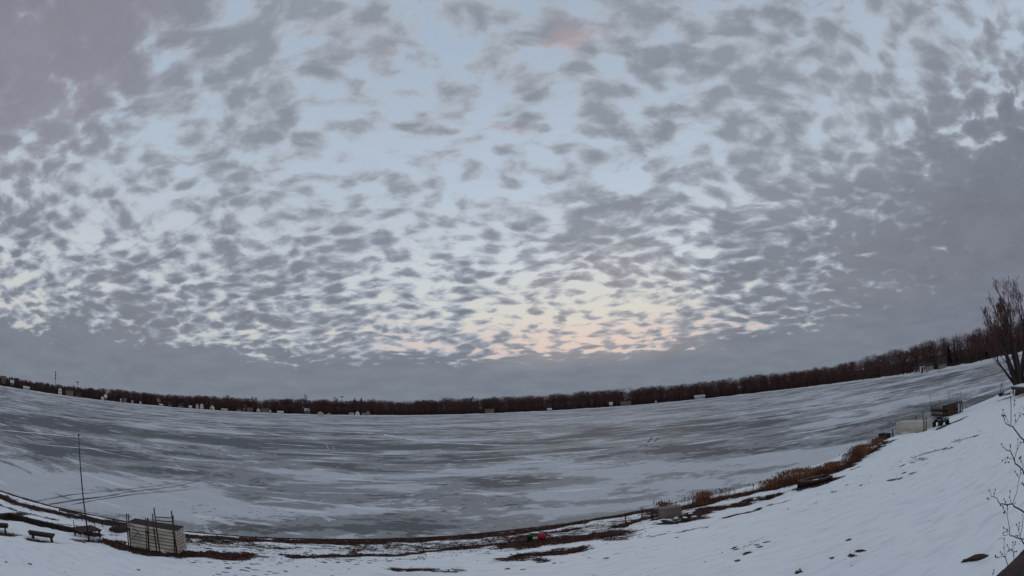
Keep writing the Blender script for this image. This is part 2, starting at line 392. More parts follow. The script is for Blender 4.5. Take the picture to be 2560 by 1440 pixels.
def snow_material():
    m = bpy.data.materials.new('snow_and_dirt'); m.use_nodes = True; q = NG(m.node_tree); q.n.clear()
    P = q.new('ShaderNodeNewGeometry').outputs['Position']
    at = lambda n: q.new('ShaderNodeAttribute', attribute_name=n).outputs['Fac']
    a, sp = at('bare'), at('speck')
    flat = q.vm('MULTIPLY', P, (1, 1, .0))
    along = q.vm('MULTIPLY', P, (.55, 1.3, 0))
    rag = q.noise(along, 2.6, 6, .62, .6)
    fine = q.noise(flat, 9., 4, .6)
    vfine = q.noise(along, 13., 4, .7, .5)
    k = q.m('ADD', a, q.m('MULTIPLY', q.m('SUBTRACT', q.m('ADD', q.m('MULTIPLY', rag, .42), q.m('ADD', q.m('MULTIPLY', fine, .28), q.m('MULTIPLY', vfine, .30))), .5), 2.5))
    mask = q.ss(k, .44, .54)
    # footprint pits: sparse elongated cells
    vo = q.new('ShaderNodeTexVoronoi', feature='F1'); q.put(vo.inputs['Vector'], q.vm('MULTIPLY', q.vm('ADD', flat, q.vm('SCALE', q.noise(flat, 3., 2, .5, out='Color'), .25)), (.75, 1.15, 0)))
    vo.inputs['Scale'].default_value = 2.5; vo.inputs['Randomness'].default_value = 1.
    pick = q.sep(vo.outputs['Color'])[0]
    rad = q.m('MULTIPLY', q.m('SUBTRACT', q.m('MULTIPLY', sp, 1.35), pick), .8)
    pit = q.ss(q.m('SUBTRACT', q.m('MINIMUM', rad, .30), vo.outputs['Distance']), -.02, .05)
    mask2 = q.m('MAXIMUM', mask, q.m('MULTIPLY', pit, .96))
    tint = q.noise(flat, .35, 4, .55)
    snowc = q.mix(tint, (.84, .865, .90), (.93, .94, .95))
    # thin slushy halo
    halo = q.ss(k, .30, .52)
    snowc = q.mix(q.m('MULTIPLY', halo, .18), snowc, (.50, .46, .42))
    faint = q.ss(q.noise(q.vm('MULTIPLY', P, (.6, 1., 0)), .55, 5, .62, .4), .56, .74)
    snowc = q.mix(q.m('MULTIPLY', faint, .22), snowc, (.50, .44, .40))
    crust_relief = q.noise(q.vm('MULTIPLY', P, (.5, 1.6, 0)), 1.7, 5, .6)
    snowc = q.mix(q.m('MULTIPLY', q.ss(crust_relief, .46, .72), .38), snowc, (.50, .51, .55))  # wind-crusted snow tone, with the light and dark of its relief painted in
    dn = q.noise(flat, 5., 6, .65)
    dirt = q.ramp(dn, [(.34, (.008, .006, .006)), (.48, (.050, .023, .018)), (.66, (.115, .060, .046))])
    grassy = q.ss(q.noise(flat, .7, 3, .5), .55, .68)
    dirt = q.mix(q.m('MULTIPLY', grassy, .7), dirt, (.020, .019, .010))
    col = q.mix(mask2, snowc, dirt)
    b = q.new('ShaderNodeBsdfPrincipled'); q.put(b.inputs['Base Color'], col)
    q.put(b.inputs['Roughness'], q.lin(mask2, 0, 1, .62, .95)); q.put(b.inputs['Specular IOR Level'], q.lin(mask2, 0, 1, .2, .03))
    bp = q.new('ShaderNodeBump'); bp.inputs['Strength'].default_value = .55; bp.inputs['Distance'].default_value = .05
    hgt = q.m('ADD', q.m('MULTIPLY', q.m('SUBTRACT', 1., mask2), 1.), q.m('ADD', q.m('MULTIPLY', fine, .5), q.m('MULTIPLY', crust_relief, .8)))
    q.put(bp.inputs['Height'], hgt); q.l.new(bp.outputs[0], b.inputs['Normal'])
    o = q.new('ShaderNodeOutputMaterial'); q.l.new(b.outputs[0], o.inputs[0])
    return m
land = np_mesh('snowy_ground', np.stack([gx, gy, GZ.ravel()], -1), grid_faces(*GX.shape)[:, ::-1], snow_material())
fattr(land, 'bare', bare); fattr(land, 'speck', speck)
tag(land, kind='structure')

# ------------------------------------------------------------------ lake ice
FAZ = np.radians([-100, -80, -70, -60.3, -45, -29.4, -15, -.6, 12, 20, 28.2, 38, 45.3, 52, 56.8, 62, 68, 74, 79])
FRD = np.array([700, 640, 610, 588, 596, 604, 622, 632, 606, 566, 516, 380, 286, 250, 236, 226, 222, 224, 240.])
def far_r(az): return np.interp(az, FAZ, FRD) + (fbm(az * 30, az * 0, 51, 3) - .5) * 6
def P2A(px, py): d = ray(px, py); return math.atan2(d.x, d.y)
az = np.radians(np.concatenate([np.linspace(-125, -76, 40), np.linspace(-75.6, 72, 300), np.linspace(73, 110, 30)]))
rr = np.exp(np.linspace(math.log(9), math.log(900), 150))
A, R_ = np.meshgrid(az, rr, indexing='ij')
ix, iy = (R_ * np.sin(A)).ravel(), (R_ * np.cos(A)).ravel()
# broad drifts of snow (+) and swept dark ice (-) on the lake, where they lie
icecov = np.zeros_like(ix)
for px_, py_, wx, wy, k in [(150, 1200, 9, 6, .35), (350, 1270, 6, 3.5, .40), (620, 1270, 7, 4, .30), (60, 1230, 6, 5, .35), (1650, 1215, 9, 4, .20), (1850, 1150, 16, 8, .20), (1500, 1268, 7, 2.2, .30), (2100, 1130, 10, 5, .30), (2250, 1010, 26, 12, .20),
                            (700, 1185, 10, 5, .22), (900, 1240, 9, 3, .10), (1250, 1250, 9, 5, -.04), (1450, 1200, 9, 5, -.12), (450, 1180, 7, 2.5, -.30), (250, 1225, 5, 1.2, -.28), (180, 1130, 12, 5, -.15), (300, 1075, 34, 14, -.28), (600, 1105, 26, 10, -.32), (900, 1120, 30, 10, -.25), (60, 1050, 30, 14, -.26), (1350, 1105, 18, 8, -.22),
                            (1300, 1135, 14, 6, -.20), (1820, 1060, 32, 14, -.24), (2050, 1110, 9, 3, -.30), (1280, 1320, 8, 1.0, -.16), (800, 1325, 9, 1.2, -.25), (1000, 1085, 40, 12, -.10), (1700, 1030, 60, 40, .10), (640, 1050, 120, 60, .06), (2200, 980, 40, 20, .08)]:
    w = ICE(px_, py_)
    ca, sa = w.y / math.hypot(w.x, w.y), w.x / math.hypot(w.x, w.y)
    dx, dy = ix - w.x, iy - w.y
    u, v = dx * ca - dy * sa, dx * sa + dy * ca          # across and along the line of sight
    wy2 = wy
    icecov = icecov + k * np.exp(-((u / wx) ** 2 + (v / wy2) ** 2))
tramp = np.zeros_like(ix)
for px_, py_, wx, wy, k in [(560, 1290, 3.0, 1.8, 1.), (660, 1285, 3.0, 2.4, 1.), (740, 1300, 2.4, 1.6, .9), (250, 1228, 1.6, .9, .8), (520, 1270, 2.0, 1.2, .7), (600, 1315, 4, .8, .6)]:
    w = ICE(px_, py_); tramp = np.maximum(tramp, k * np.exp(-(((ix - w.x) / wx) ** 2 + ((iy - w.y) / wy) ** 2)))
def ice_material():
    m = bpy.data.materials.new('lake_ice'); m.use_nodes = True; q = NG(m.node_tree); q.n.clear()
    P = q.new('ShaderNodeNewGeometry').outputs['Position']
    cov = q.new('ShaderNodeAttribute', attribute_name='cover').outputs['Fac']
    w1 = q.vm('SCALE', q.vm('SUBTRACT', q.noise(P, .05, 2, .5, out='Color'), (.5, .5, .5)), 9.)
    D = q.vm('MULTIPLY', q.vm('ADD', P, w1), (.62, 1.0, 0))
    n1 = q.noise(D, .030, 3, .5); n2 = q.noise(D, .11, 6, .60, .6); n3 = q.noise(D, .42, 6, .64, .5); n4 = q.noise(D, 1.6, 4, .6, .3)
    lo = q.m('ADD', q.m('MULTIPLY', q.m('SUBTRACT', n1, .5), .5), q.m('MULTIPLY', cov, .40))
    sA = q.m('ADD', q.m('ADD', q.m('MULTIPLY', n2, .80), q.m('MULTIPLY', n4, .20)), lo)
    sB = q.m('ADD', q.m('ADD', q.m('MULTIPLY', n3, .85), q.m('MULTIPLY', n4, .15)), q.m('MULTIPLY', lo, .9))
    snow = q.m('MAXIMUM', q.ss(sA, .515, .565), q.m('MULTIPLY', q.ss(sB, .575, .62), .92))
    black = q.m('MAXIMUM', q.ss(sA, .455, .41), q.m('MULTIPLY', q.ss(sB, .42, .375), .85))
    tint = q.noise(D, .02, 2, .5)
    ice = q.mix(tint, (.30, .306, .310), (.335, .33, .345))
    ice = q.mix(q.m('MULTIPLY', black, .85), ice, (.105, .106, .112))
    snc = q.mix(n3, (.52, .53, .57), (.78, .79, .82))
    col = q.mix(q.m('MULTIPLY', snow, .85), ice, snc)
    st = q.noise(q.vm('MULTIPLY', q.vm('ADD', P, q.vm('SCALE', w1, .5)), (.20, .9, 0)), .40, 4, .58, .3)
    col = q.mix(q.m('MULTIPLY', q.ss(st, .60, .65), .62), col, (.84, .85, .87))
    col = q.mix(q.m('MULTIPLY', q.ss(st, .36, .30), .6), col, (.10, .10, .106))
    tr = q.new('ShaderNodeAttribute', attribute_name='trampled').outputs['Fac']
    vo = q.new('ShaderNodeTexVoronoi', feature='F1'); q.put(vo.inputs['Vector'], q.vm('MULTIPLY', q.vm('ADD', P, q.vm('SCALE', q.noise(P, 2.5, 3, .5, out='Color'), .5)), (.8, 1.2, 0))); vo.inputs['Scale'].default_value = 2.2
    pk = q.sep(vo.outputs['Color'])[0]
    ft = q.m('MULTIPLY', q.ss(vo.outputs['Distance'], .34, .16), q.ss(q.m('SUBTRACT', tr, pk), -.05, .15))
    col = q.mix(q.m('MULTIPLY', ft, .9), col, (.14, .14, .155))
    b = q.new('ShaderNodeBsdfPrincipled'); q.put(b.inputs['Base Color'], col)
    q.put(b.inputs['Roughness'], q.lin(snow, 0, 1, .62, .9)); q.put(b.inputs['Specular IOR Level'], q.lin(snow, 0, 1, .05, .02))
    bp = q.new('ShaderNodeBump'); bp.inputs['Strength'].default_value = .35; bp.inputs['Distance'].default_value = .05
    q.put(bp.inputs['Height'], q.m('ADD', q.m('MULTIPLY', snow, .6), q.m('MULTIPLY', n3, .6))); q.l.new(bp.outputs[0], b.inputs['Normal'])
    o = q.new('ShaderNodeOutputMaterial'); q.l.new(b.outputs[0], o.inputs[0])
    return m
ice = np_mesh('frozen_lake', np.stack([ix, iy, ix * 0], -1), grid_faces(*A.shape)[:, ::-1], ice_material())
fattr(ice, 'cover', icecov); fattr(ice, 'trampled', tramp); tag(ice, kind='structure')

# ------------------------------------------------------------------ far land
OF = np.array([-14, -.5, 0, 1.5, 5, 9, 16, 30, 55, 90, 160, 400, 1200, 4000.])
OZ = np.array([-1.2, -.1, .25, .7, .9, 1.2, 1.8, 3.2, 5.5, 7, 7.5, 8, 8, 8.])
faz = np.radians(np.linspace(-98, 78.5, 560))
FA, FO = np.meshgrid(faz, OF, indexing='ij')
FR = far_r(FA) + FO
fz = np.interp(FO, OF, OZ) + np.where(FO > 3, (fbm(FA * 60, FO * .05, 61, 3) - .5) * .8, 0)
def farz(off): return float(np.interp(off, OF, OZ))
def forest_material():
    m = bpy.data.materials.new('forest_floor'); m.use_nodes = True; q = NG(m.node_tree); q.n.clear()
    P = q.new('ShaderNodeNewGeometry').outputs['Position']; off = q.new('ShaderNodeAttribute', attribute_name='inland').outputs['Fac']
    n = q.noise(P, .12, 4, .6); n2 = q.noise(P, .5, 4, .6)
    sn = q.ss(q.m('ADD', off, q.m('MULTIPLY', q.m('SUBTRACT', n, .5), 16.)), 7.5, 5.)
    col = q.mix(sn, q.mix(n2, (.020, .013, .012), (.045, .030, .026)), (.66, .65, .66))
    b = q.new('ShaderNodeBsdfPrincipled'); q.put(b.inputs['Base Color'], col); b.inputs['Roughness'].default_value = .9; b.inputs['Specular IOR Level'].default_value = .1
    o = q.new('ShaderNodeOutputMaterial'); q.l.new(b.outputs[0], o.inputs[0]); return m
fl = np_mesh('far_shore', np.stack([(FR * np.sin(FA)).ravel(), (FR * np.cos(FA)).ravel(), fz.ravel()], -1), grid_faces(*FA.shape), forest_material())
fattr(fl, 'inland', FO.ravel()); tag(fl, kind='structure')

# ------------------------------------------------------------------ materials for things
M_TWIG = mat('twigs', (.165, .088, .080), .9, .3, 3., 0., spec=.1)
M_BARK = mat('bark', (.040, .030, .028), .9, .3, 5., .3, spec=.1)
M_BARKG = mat('grey_bark', (.075, .065, .062), .9, .3, 5., .3, spec=.1)
M_PINE = mat('evergreen_needles', (.012, .016, .013), .9, .3, 3., 0., spec=.1)
WALLS = {'cream': (.80, .70, .50), 'white': (.84, .82, .78), 'beige': (.62, .54, .43), 'tan': (.26, .19, .13), 'brown': (.11, .065, .045), 'grey': (.22, .22, .22), 'rust': (.15, .07, .05), 'pink': (.40, .32, .31)}
for k_, c_ in WALLS.items(): WALLS[k_] = mat(k_ + '_siding', c_, .8, .15, 1.5, .1, (1, 1, 6))
M_ROOFD = mat('dark_shingles', (.035, .030, .030), .9, .3, 3., .3)
M_ROOFB = mat('brown_shingles', (.14, .10, .085), .9, .3, 3., .3)
M_ROOFS = mat('snowy_roof', (.55, .54, .54), .8, .25, 1.2, .2, col2=(.3, .28, .27))
M_GLASS = mat('window_glass', (.015, .017, .02), .15, .1, 2., 0., spec=.6)
M_TRIM = mat('white_trim', (.62, .61, .58), .7, .15, 4., .05)
M_STEELW = mat('white_painted_steel', (.88, .89, .90), .4, .1, 1., .03, spec=.4)
M_STEELD = mat('dark_steel', (.05, .05, .055), .5, .2, 2., .05, metal=.4)

# ------------------------------------------------------------------ the wood on the far shore
SKX = [-60, 0, 50, 100, 200, 300, 400, 500, 640, 800, 950, 1020, 1100, 1280, 1400, 1540, 1680, 1800, 1920, 2080, 2180, 2282, 2400, 2500, 2560]
SKT = [938, 943, 950, 959, 972, 976, 985, 990, 997, 997, 999, 1001, 995, 990, 984, 973, 962, 949, 936, 913, 893, 870, 845, 826, 812]
SKB = [955, 965, 974, 982, 996, 1007, 1015, 1024, 1032, 1036.5, 1037.5, 1037, 1036.5, 1032, 1027, 1019, 1005, 995, 980, 957, 947, 937, 917, 897, 886]
SKA = np.array([P2A(x, b) for x, b in zip(SKX, SKB)])
SKH = np.array([(b - t) / 1276.9 for t, b in zip(SKT, SKB)])          # skyline height above the shore, radians
SKA = np.concatenate([[-1.7], SKA, [1.4]]); SKH = np.concatenate([[SKH[0]], SKH, [SKH[-1]]])
def wood(n, seed):
    rg = np.random.default_rng(seed)
    # denser in angle where the shore is far
    a = rg.uniform(math.radians(-80), math.radians(74), n * 3)
    keep = rg.uniform(0, 1, n * 3) < (far_r(a) / 640.) ** 1.0
    a = a[keep][:n]; n = len(a)
    off = 9 + rg.uniform(0, 1, n) ** 1.3 * 62
    sh = far_r(a); r = sh + off
    gz = np.interp(off, OF, OZ)
    tgt = np.interp(a, SKA, SKH) * r * rg.uniform(.62, 1.0, n)
    tgt = tgt * (.94 + .18 * fbm(a * 110, a * 0, 63, 3))
    h = np.clip(tgt - gz, 3.5, 30)
    h = np.where(off < 16, h * rg.uniform(.35, .8, n), h)
    bx_, by_ = r * np.sin(a), r * np.cos(a)
    V_, F_ = [], []
    K = 90
    cw = h * rg.uniform(.36, .55, n)
    # twigs: thin triangles leaning up and out from the stem
    u = rg.uniform(0, 1, (n, K)); hb = (.10 + .80 * u ** .8) * h[:, None]
    th = rg.uniform(0, 2 * math.pi, (n, K)); rad = cw[:, None] * np.sin(np.clip(u, .05, 1) * 2.6) * rg.uniform(.0, .8, (n, K))
    ln = h[:, None] * rg.uniform(.10, .24, (n, K)); lean = rg.uniform(.2, 1.15, (n, K))
    p0 = np.stack([bx_[:, None] + rad * np.cos(th), by_[:, None] + rad * np.sin(th), gz[:, None] + hb], -1)
    p1 = p0 + np.stack([np.cos(th) * np.sin(lean) * ln, np.sin(th) * np.sin(lean) * ln, np.cos(lean) * ln], -1)
    over = np.maximum(0, p1[..., 2] - (gz + h)[:, None]); p1[..., 2] -= over
    w = rg.uniform(.09, .22, (n, K)) * (r / 600.)[:, None] ** .7
    ax = rg.uniform(0, 2 * math.pi, (n, K))
    sd = np.stack([np.cos(ax) * w, np.sin(ax) * w, 0 * w], -1)
    T = np.stack([p0 - sd, p0 + sd, p1], 2).reshape(-1, 3)
    # fine upper twigs that soften the skyline
    K2 = 46; u = rg.uniform(.55, 1.0, (n, K2)); th = rg.uniform(0, 6.28, (n, K2)); rad = cw[:, None] * np.sqrt(np.clip(1.25 - u, 0, 1)) * rg.uniform(0, 1.1, (n, K2))
    q0 = np.stack([bx_[:, None] + rad * np.cos(th), by_[:, None] + rad * np.sin(th), gz[:, None] + h[:, None] * u * .95], -1)
    q1 = q0 + np.stack([np.cos(th) * .5, np.sin(th) * .5, 1 + 0 * th], -1) * (h[:, None] * rg.uniform(.06, .15, (n, K2)))[..., None]
    w2 = rg.uniform(.02, .06, (n, K2)); sd2 = np.stack([np.cos(th + 1.57) * w2, np.sin(th + 1.57) * w2, 0 * w2], -1)
    T = np.concatenate([T, np.stack([q0 - sd2, q0 + sd2, q1], 2).reshape(-1, 3)])
    # stems
    tw = (.10 + .010 * h)
    c = np.stack([bx_, by_, gz - .3], -1); top = np.stack([bx_, by_, gz + h * .9], -1)
    ang = rg.uniform(0, 6.28, n)
    st = []
    for k in range(3):
        e0 = np.stack([np.cos(ang + k * 2.09) * tw, np.sin(ang + k * 2.09) * tw, 0 * tw], -1); e1 = np.stack([np.cos(ang + (k + 1) * 2.09) * tw, np.sin(ang + (k + 1) * 2.09) * tw, 0 * tw], -1)
        st.append(np.stack([c + e0, c + e1, top], 1))
    T = np.concatenate([T, np.concatenate(st).reshape(-1, 3)])
    return T
T = wood(5600, 77)
wd = np_mesh('far_wood', T, np.arange(len(T)).reshape(-1, 3), M_TWIG, smooth=False)
tag(wd, 'dark bare leafless wood massed along the whole far shore of the lake', 'wood', kind='stuff')

# ------------------------------------------------------------------ single trees
def branch_segments(h, seed, spread=.5, stems=1, depth=5, r0=None, lean=0., kids=(2, 3), up=.25, first=.35):
    rg = random.Random(seed); segs = []
    def grow(p, d, L, r, lv):
        n = 3; q = p
        for i in range(n):
            d = (d + Vector((rg.gauss(0, .10), rg.gauss(0, .10), up * .12))).normalized()
            nx_ = q + d * (L / n); segs.append((q, nx_, r * (1 - .12 * i), r * (1 - .12 * (i + 1)), lv)); q = nx_
            if lv > 0 and i > 0 and rg.random() < .75 and lv < depth:
                side = Vector((rg.gauss(0, 1), rg.gauss(0, 1), rg.uniform(-.1, .6))).normalized()
                grow(q, (d + side * spread * 1.4).normalized(), L * rg.uniform(.4, .65), r * .45, lv + 1)
        if lv < depth:
            for _ in range(rg.randint(*kids)):
                side = Vector((rg.gauss(0, 1), rg.gauss(0, 1), rg.uniform(-.2, .5))).normalized()
                grow(q, (d + side * spread).normalized(), L * rg.uniform(.58, .82), r * .58, lv + 1)
    r0 = r0 or h * .016
    for s in range(stems):
        a = 2 * math.pi * s / stems + rg.uniform(-.4, .4); k = .0 if stems == 1 else rg.uniform(.18, .5)
        d = Vector((math.cos(a) * k + lean, math.sin(a) * k, 1)).normalized()
        grow(Vector((math.cos(a), math.sin(a), 0)) * (0 if stems == 1 else r0 * 1.4), d, h * first, r0 * rg.uniform(.8, 1.1), 0)
    top = max(s[1].z for s in segs); k = h / top
    return [(a * k, b * k, x, y, l) for a, b, x, y, l in segs]
def tree(name, base, h, seed, label, group=None, spread=.5, stems=1, depth=4, barkm=None, thick=1., lean=0., minr=.02, **kw):
    o = thing(name, label, 'tree', base, random.Random(seed).uniform(0, 6.28) if not lean else 0, group)
    segs = branch_segments(h, seed, spread, stems, depth, lean=lean, **kw)
    t, c = MB(), MB()
    for a, b, x, y, l in segs:
        x, y = max(x * thick, minr), max(y * thick, minr * .8)
        (t if l <= 1 else c).tube(a, b, x, y, 6 if l <= 1 else (4 if l == 2 else 3), cap=False)
    t.obj('trunk', barkm or M_BARK, o, True); c.obj('crown', M_TWIG, o)
    return o
def evergreen(base, h, seed, label, group=None, w=.2):
    rg = random.Random(seed); o = thing('evergreen_tree', label, 'tree', base, rg.uniform(0, 6), group)
    MB().tube((0, 0, -.2), (0, 0, h * .97), h * .016, h * .003, 6).obj('trunk', M_BARK, o)
    c = MB(); n = int(h * 26)
    for i in range(n):
        u = i / n; z = h * (.10 + .9 * u); R = h * w * (1 - u) ** .8 * rg.uniform(.6, 1.1) + .12; a = rg.uniform(0, 6.28); wd_ = R * .22 + .08
        tip = Vector((math.cos(a) * R, math.sin(a) * R, z - R * .35)); root = Vector((0, 0, z)); sd = Vector((-math.sin(a), math.cos(a), 0)) * wd_
        c.add([root + sd * .3, root - sd * .3, tip - sd, tip + sd, (root + tip) / 2 + Vector((0, 0, R * .12))], [(0, 1, 4), (1, 2, 4), (2, 3, 4), (3, 0, 4)])
    c.obj('crown', M_PINE, o)
    return o
def far_pt(px, off=6.):
    """Point of the far land in the direction of a pixel column, `off` metres behind the waterline."""
    b = float(np.interp(px, SKX, SKB)); a = P2A(px, b); r = float(far_r(np.array([a]))[0]) + off
    return Vector((r * math.sin(a), r * math.cos(a), farz(off)))
def far_h(px, py, p): return TOPZ(p, px, py) - p.z
GT = 'bare trees standing out of the far wood'
for i, (px, py, off, sp, lb) in enumerate([
        (765, 986, 40, .55, 'round-crowned bare tree rising above the far treeline, left of the small distant water tower dome'),
        (640, 991, 45, .5, 'bare tree top just above the cream gabled houses on the far shore'),
        (570, 987, 45, .45, 'bare tree peak over the white box-like house on the far shore'),
        (228, 967, 40, .5, 'bare tree clump peak right of the distant water tower on its slender stem'),
        (838, 992, 45, .45, 'small bare tree top a little left of the small distant water tower dome'),
        (930, 995, 45, .5, 'bare tree above the white houses right of the beige hillside house'),
        (1180, 989, 45, .5, 'bare tree bump in the far treeline left of the middle of the lake'),
        (1635, 962, 40, .45, 'small bare tree poking out of the smooth treeline right of middle'),
        (2137, 902, 30, .4, 'small bare tree poking out of the dark treeline before it climbs to the right'),
        (2262, 874, 20, .4, 'slim bare tree above the shore left of the white arched house'),
        (2285, 868, 22, .4, 'slim bare tree standing above the white arched house'),
        (2305, 861, 24, .4, 'thin bare tree just right of the white arched house'),
        (2328, 848, 26, .55, 'round-topped bare tree above the pinkish wing of the arched house'),
        (2350, 860, 24, .4, 'thin bare tree between the round-topped tree and the small evergreen on the right shore'),
        (2408, 835, 28, .55, 'spreading bare tree at the left end of the taller group on the right shore'),
        (2424, 828, 30, .5, 'second bare tree of the taller group on the right shore'),
        (2440, 826, 30, .5, 'broad bare tree in the middle of the taller group on the right shore'),
        (2456, 822, 30, .5, 'upright bare tree of the taller group, left of the dark evergreen'),
        (2490, 812, 26, .5, 'reddish bare tree behind the big cottonwood on the right shore'),
        (2507, 800, 24, .5, 'bare tree half hidden behind the left boughs of the big cottonwood')]):
    p = far_pt(px, off); h = far_h(px, py, p)
    big = px > 2250
    tree('bare_tree', p, h, 300 + i, lb, GT, spread=sp, depth=4, stems=1 if not big else random.Random(i).choice([1, 2, 3]), thick=1.3 if big else 1.6, minr=.035 if big else .10, first=.3)
for i, (px, py, off, lb) in enumerate([
        (184, 960, 40, 'dark pointed evergreen just left of the distant water tower'),
        (30, 940, 30, 'dark rounded evergreen near the left end of the far treeline'),
        (120, 955, 35, 'broad dark evergreen below the distant radio mast'),
        (888, 993, 38, 'left one of two small evergreens above the hillside house'),
        (904, 992, 38, 'right one of two small evergreens above the hillside house'),
        (718, 994, 38, 'small dark evergreen tip in the treeline, left of the round-crowned tree'),
        (2376, 851, 26, 'small dark evergreen poking above the right shore trees'),
        (2390, 858, 26, 'stubby evergreen beside the small evergreen on the right shore'),
        (2473, 832, 24, 'dark upright evergreen left of the big cottonwood'),
        (2196, 925, 12, 'low dark evergreen by the waterline left of the white arched house')]):
    p = far_pt(px, off); evergreen(p, max(far_h(px, py, p), 4), 400 + i, lb, 'evergreens in the far wood', .24 if px > 100 else .34)
for px, lb in ((2259, 'dark leaning shore tree left of a snowy gap by the arched house'), (2276, 'dark shore tree right of the snowy gap by the arched house')):
    p = far_pt(px, 2.); tree('shore_tree', p, 11, px, lb, GT, spread=.5, depth=3, thick=1.6, minr=.05)
p = far_pt(2453, 3.); tree('shore_tree', p, 9, 91, 'pale-trunked shore tree near the right end of the far shore', GT, spread=.45, depth=3, thick=2.2, minr=.05, barkm=M_BARKG)
p = far_pt(52, 6.); tree('shore_tree', p, 9, 92, 'pale straight trunk at the left end of the far shore', GT, spread=.35, depth=3, thick=2.5, minr=.10, barkm=M_BARKG)

# ------------------------------------------------------------------ houses on the far shore
def house(px, w, wall_h, style, wallm, roofm, label, off=7., depth=7., gable_front=False, roof_k=.5, wins=2, storeys=1, raise_=0., door=False, arch=False, chimney=False, porch=False):
    p = far_pt(px, off); p.z += raise_ - .2
    a = math.atan2(p.x, p.y)
    o = thing('lakeside_house', label, 'house', p, -a, 'houses on the far shore')
    wm = WALLS[wallm]; hw, hd = w / 2, depth / 2
    rh = w * .5 * roof_k * 2 if gable_front else depth * .5 * roof_k * 1.6
    m = MB()
    if gable_front:
        m.add([(-hw, -hd, 0), (hw, -hd, 0), (hw, -hd, wall_h), (0, -hd, wall_h + rh), (-hw, -hd, wall_h), (-hw, hd, 0), (hw, hd, 0), (hw, hd, wall_h), (0, hd, wall_h + rh), (-hw, hd, wall_h)],
              [(0, 1, 2, 3, 4), (9, 8, 7, 6, 5), (1, 6, 7, 2), (5, 0, 4, 9), (2, 7, 8, 3), (4, 3, 8, 9), (0, 5, 6, 1)])
    else:
        m.add([(-hw, -hd, 0), (hw, -hd, 0), (hw, hd, 0), (-hw, hd, 0), (-hw, -hd, wall_h), (hw, -hd, wall_h), (hw, hd, wall_h), (-hw, hd, wall_h), (-hw, 0, wall_h + rh), (hw, 0, wall_h + rh)],
              [(0, 1, 5, 4), (1, 2, 6, 9, 5), (2, 3, 7, 6), (3, 0, 4, 8, 7), (4, 5, 9, 8), (6, 7, 8, 9), (3, 2, 1, 0)])
    m.obj('wall', wm, o)
    r = MB(); e, t = .45, .22
    if gable_front:
        for s in (-1, 1):
            x1, z1 = s * (hw + e), wall_h - e * rh / hw
            r.add([(0, -hd - e, wall_h + rh + .03), (x1, -hd - e, z1 + .03), (x1, hd + e, z1 + .03), (0, hd + e, wall_h + rh + .03), (0, -hd - e, wall_h + rh + t), (x1, -hd - e, z1 + t), (x1, hd + e, z1 + t), (0, hd + e, wall_h + rh + t)],
                  [(0, 1, 2, 3), (7, 6, 5, 4), (0, 4, 5, 1), (1, 5, 6, 2), (2, 6, 7, 3), (3, 7, 4, 0)])
    else:
        for s in (-1, 1):
            y1, z1 = s * (hd + e), wall_h - e * rh / hd
            r.add([(-hw - e, 0, wall_h + rh + .03), (-hw - e, y1, z1 + .03), (hw + e, y1, z1 + .03), (hw + e, 0, wall_h + rh + .03), (-hw - e, 0, wall_h + rh + t), (-hw - e, y1, z1 + t), (hw + e, y1, z1 + t), (hw + e, 0, wall_h + rh + t)],
                  [(0, 1, 2, 3), (7, 6, 5, 4), (0, 4, 5, 1), (1, 5, 6, 2), (2, 6, 7, 3), (3, 7, 4, 0)])
    ro = r.obj('roof', roofm, o)
    if chimney: MB().box((hw * .5, 0, wall_h + rh + .3), (.8, .8, 1.6)).obj('chimney', mat('chimney_brick', (.12, .06, .05)), ro)
    for st in range(storeys):
        zc = wall_h * (st + .52) / storeys
        for i in range(wins):
            x = (i + .5) / wins * w - hw
            if arch and i == 0 and st == 0: continue
            ww, wh = min(1.3, w / wins * .45), min(1.4, wall_h / storeys * .48)
            f = MB().box((x, -hd - .03, zc), (ww + .3, .08, wh + .3)).obj('window', M_TRIM, o)
            MB().box((x, -hd - .06, zc), (ww, .08, wh)).obj('pane', M_GLASS, f)
    if door: MB().box((hw * .45, -hd - .05, 1.0), (1.0, .1, 2.0)).obj('door', M_GLASS, o)
    if arch:
        aw, ah = w * .30, wall_h * .66; q = MB(); vs = [(-aw / 2 - w * .12, -hd - .05, 0), (aw / 2 - w * .12, -hd - .05, 0)]
        for i in range(9):
            b = math.pi * i / 8; vs.append((math.cos(b) * aw / 2 - w * .12, -hd - .05, ah + math.sin(b) * aw / 2))
        q.add(vs, [tuple(range(len(vs)))]); q.obj('arched_doorway', M_GLASS, o)
    if porch:
        MB().box((0, -hd - 1.2, 2.3), (w * .9, 2.4, .18)).obj('porch_roof', roofm, o)
        for s in (-1, 1): MB().box((s * w * .42, -hd - 2.2, 1.1), (.18, .18, 2.2)).obj('porch_post', M_TRIM, o)
    return o
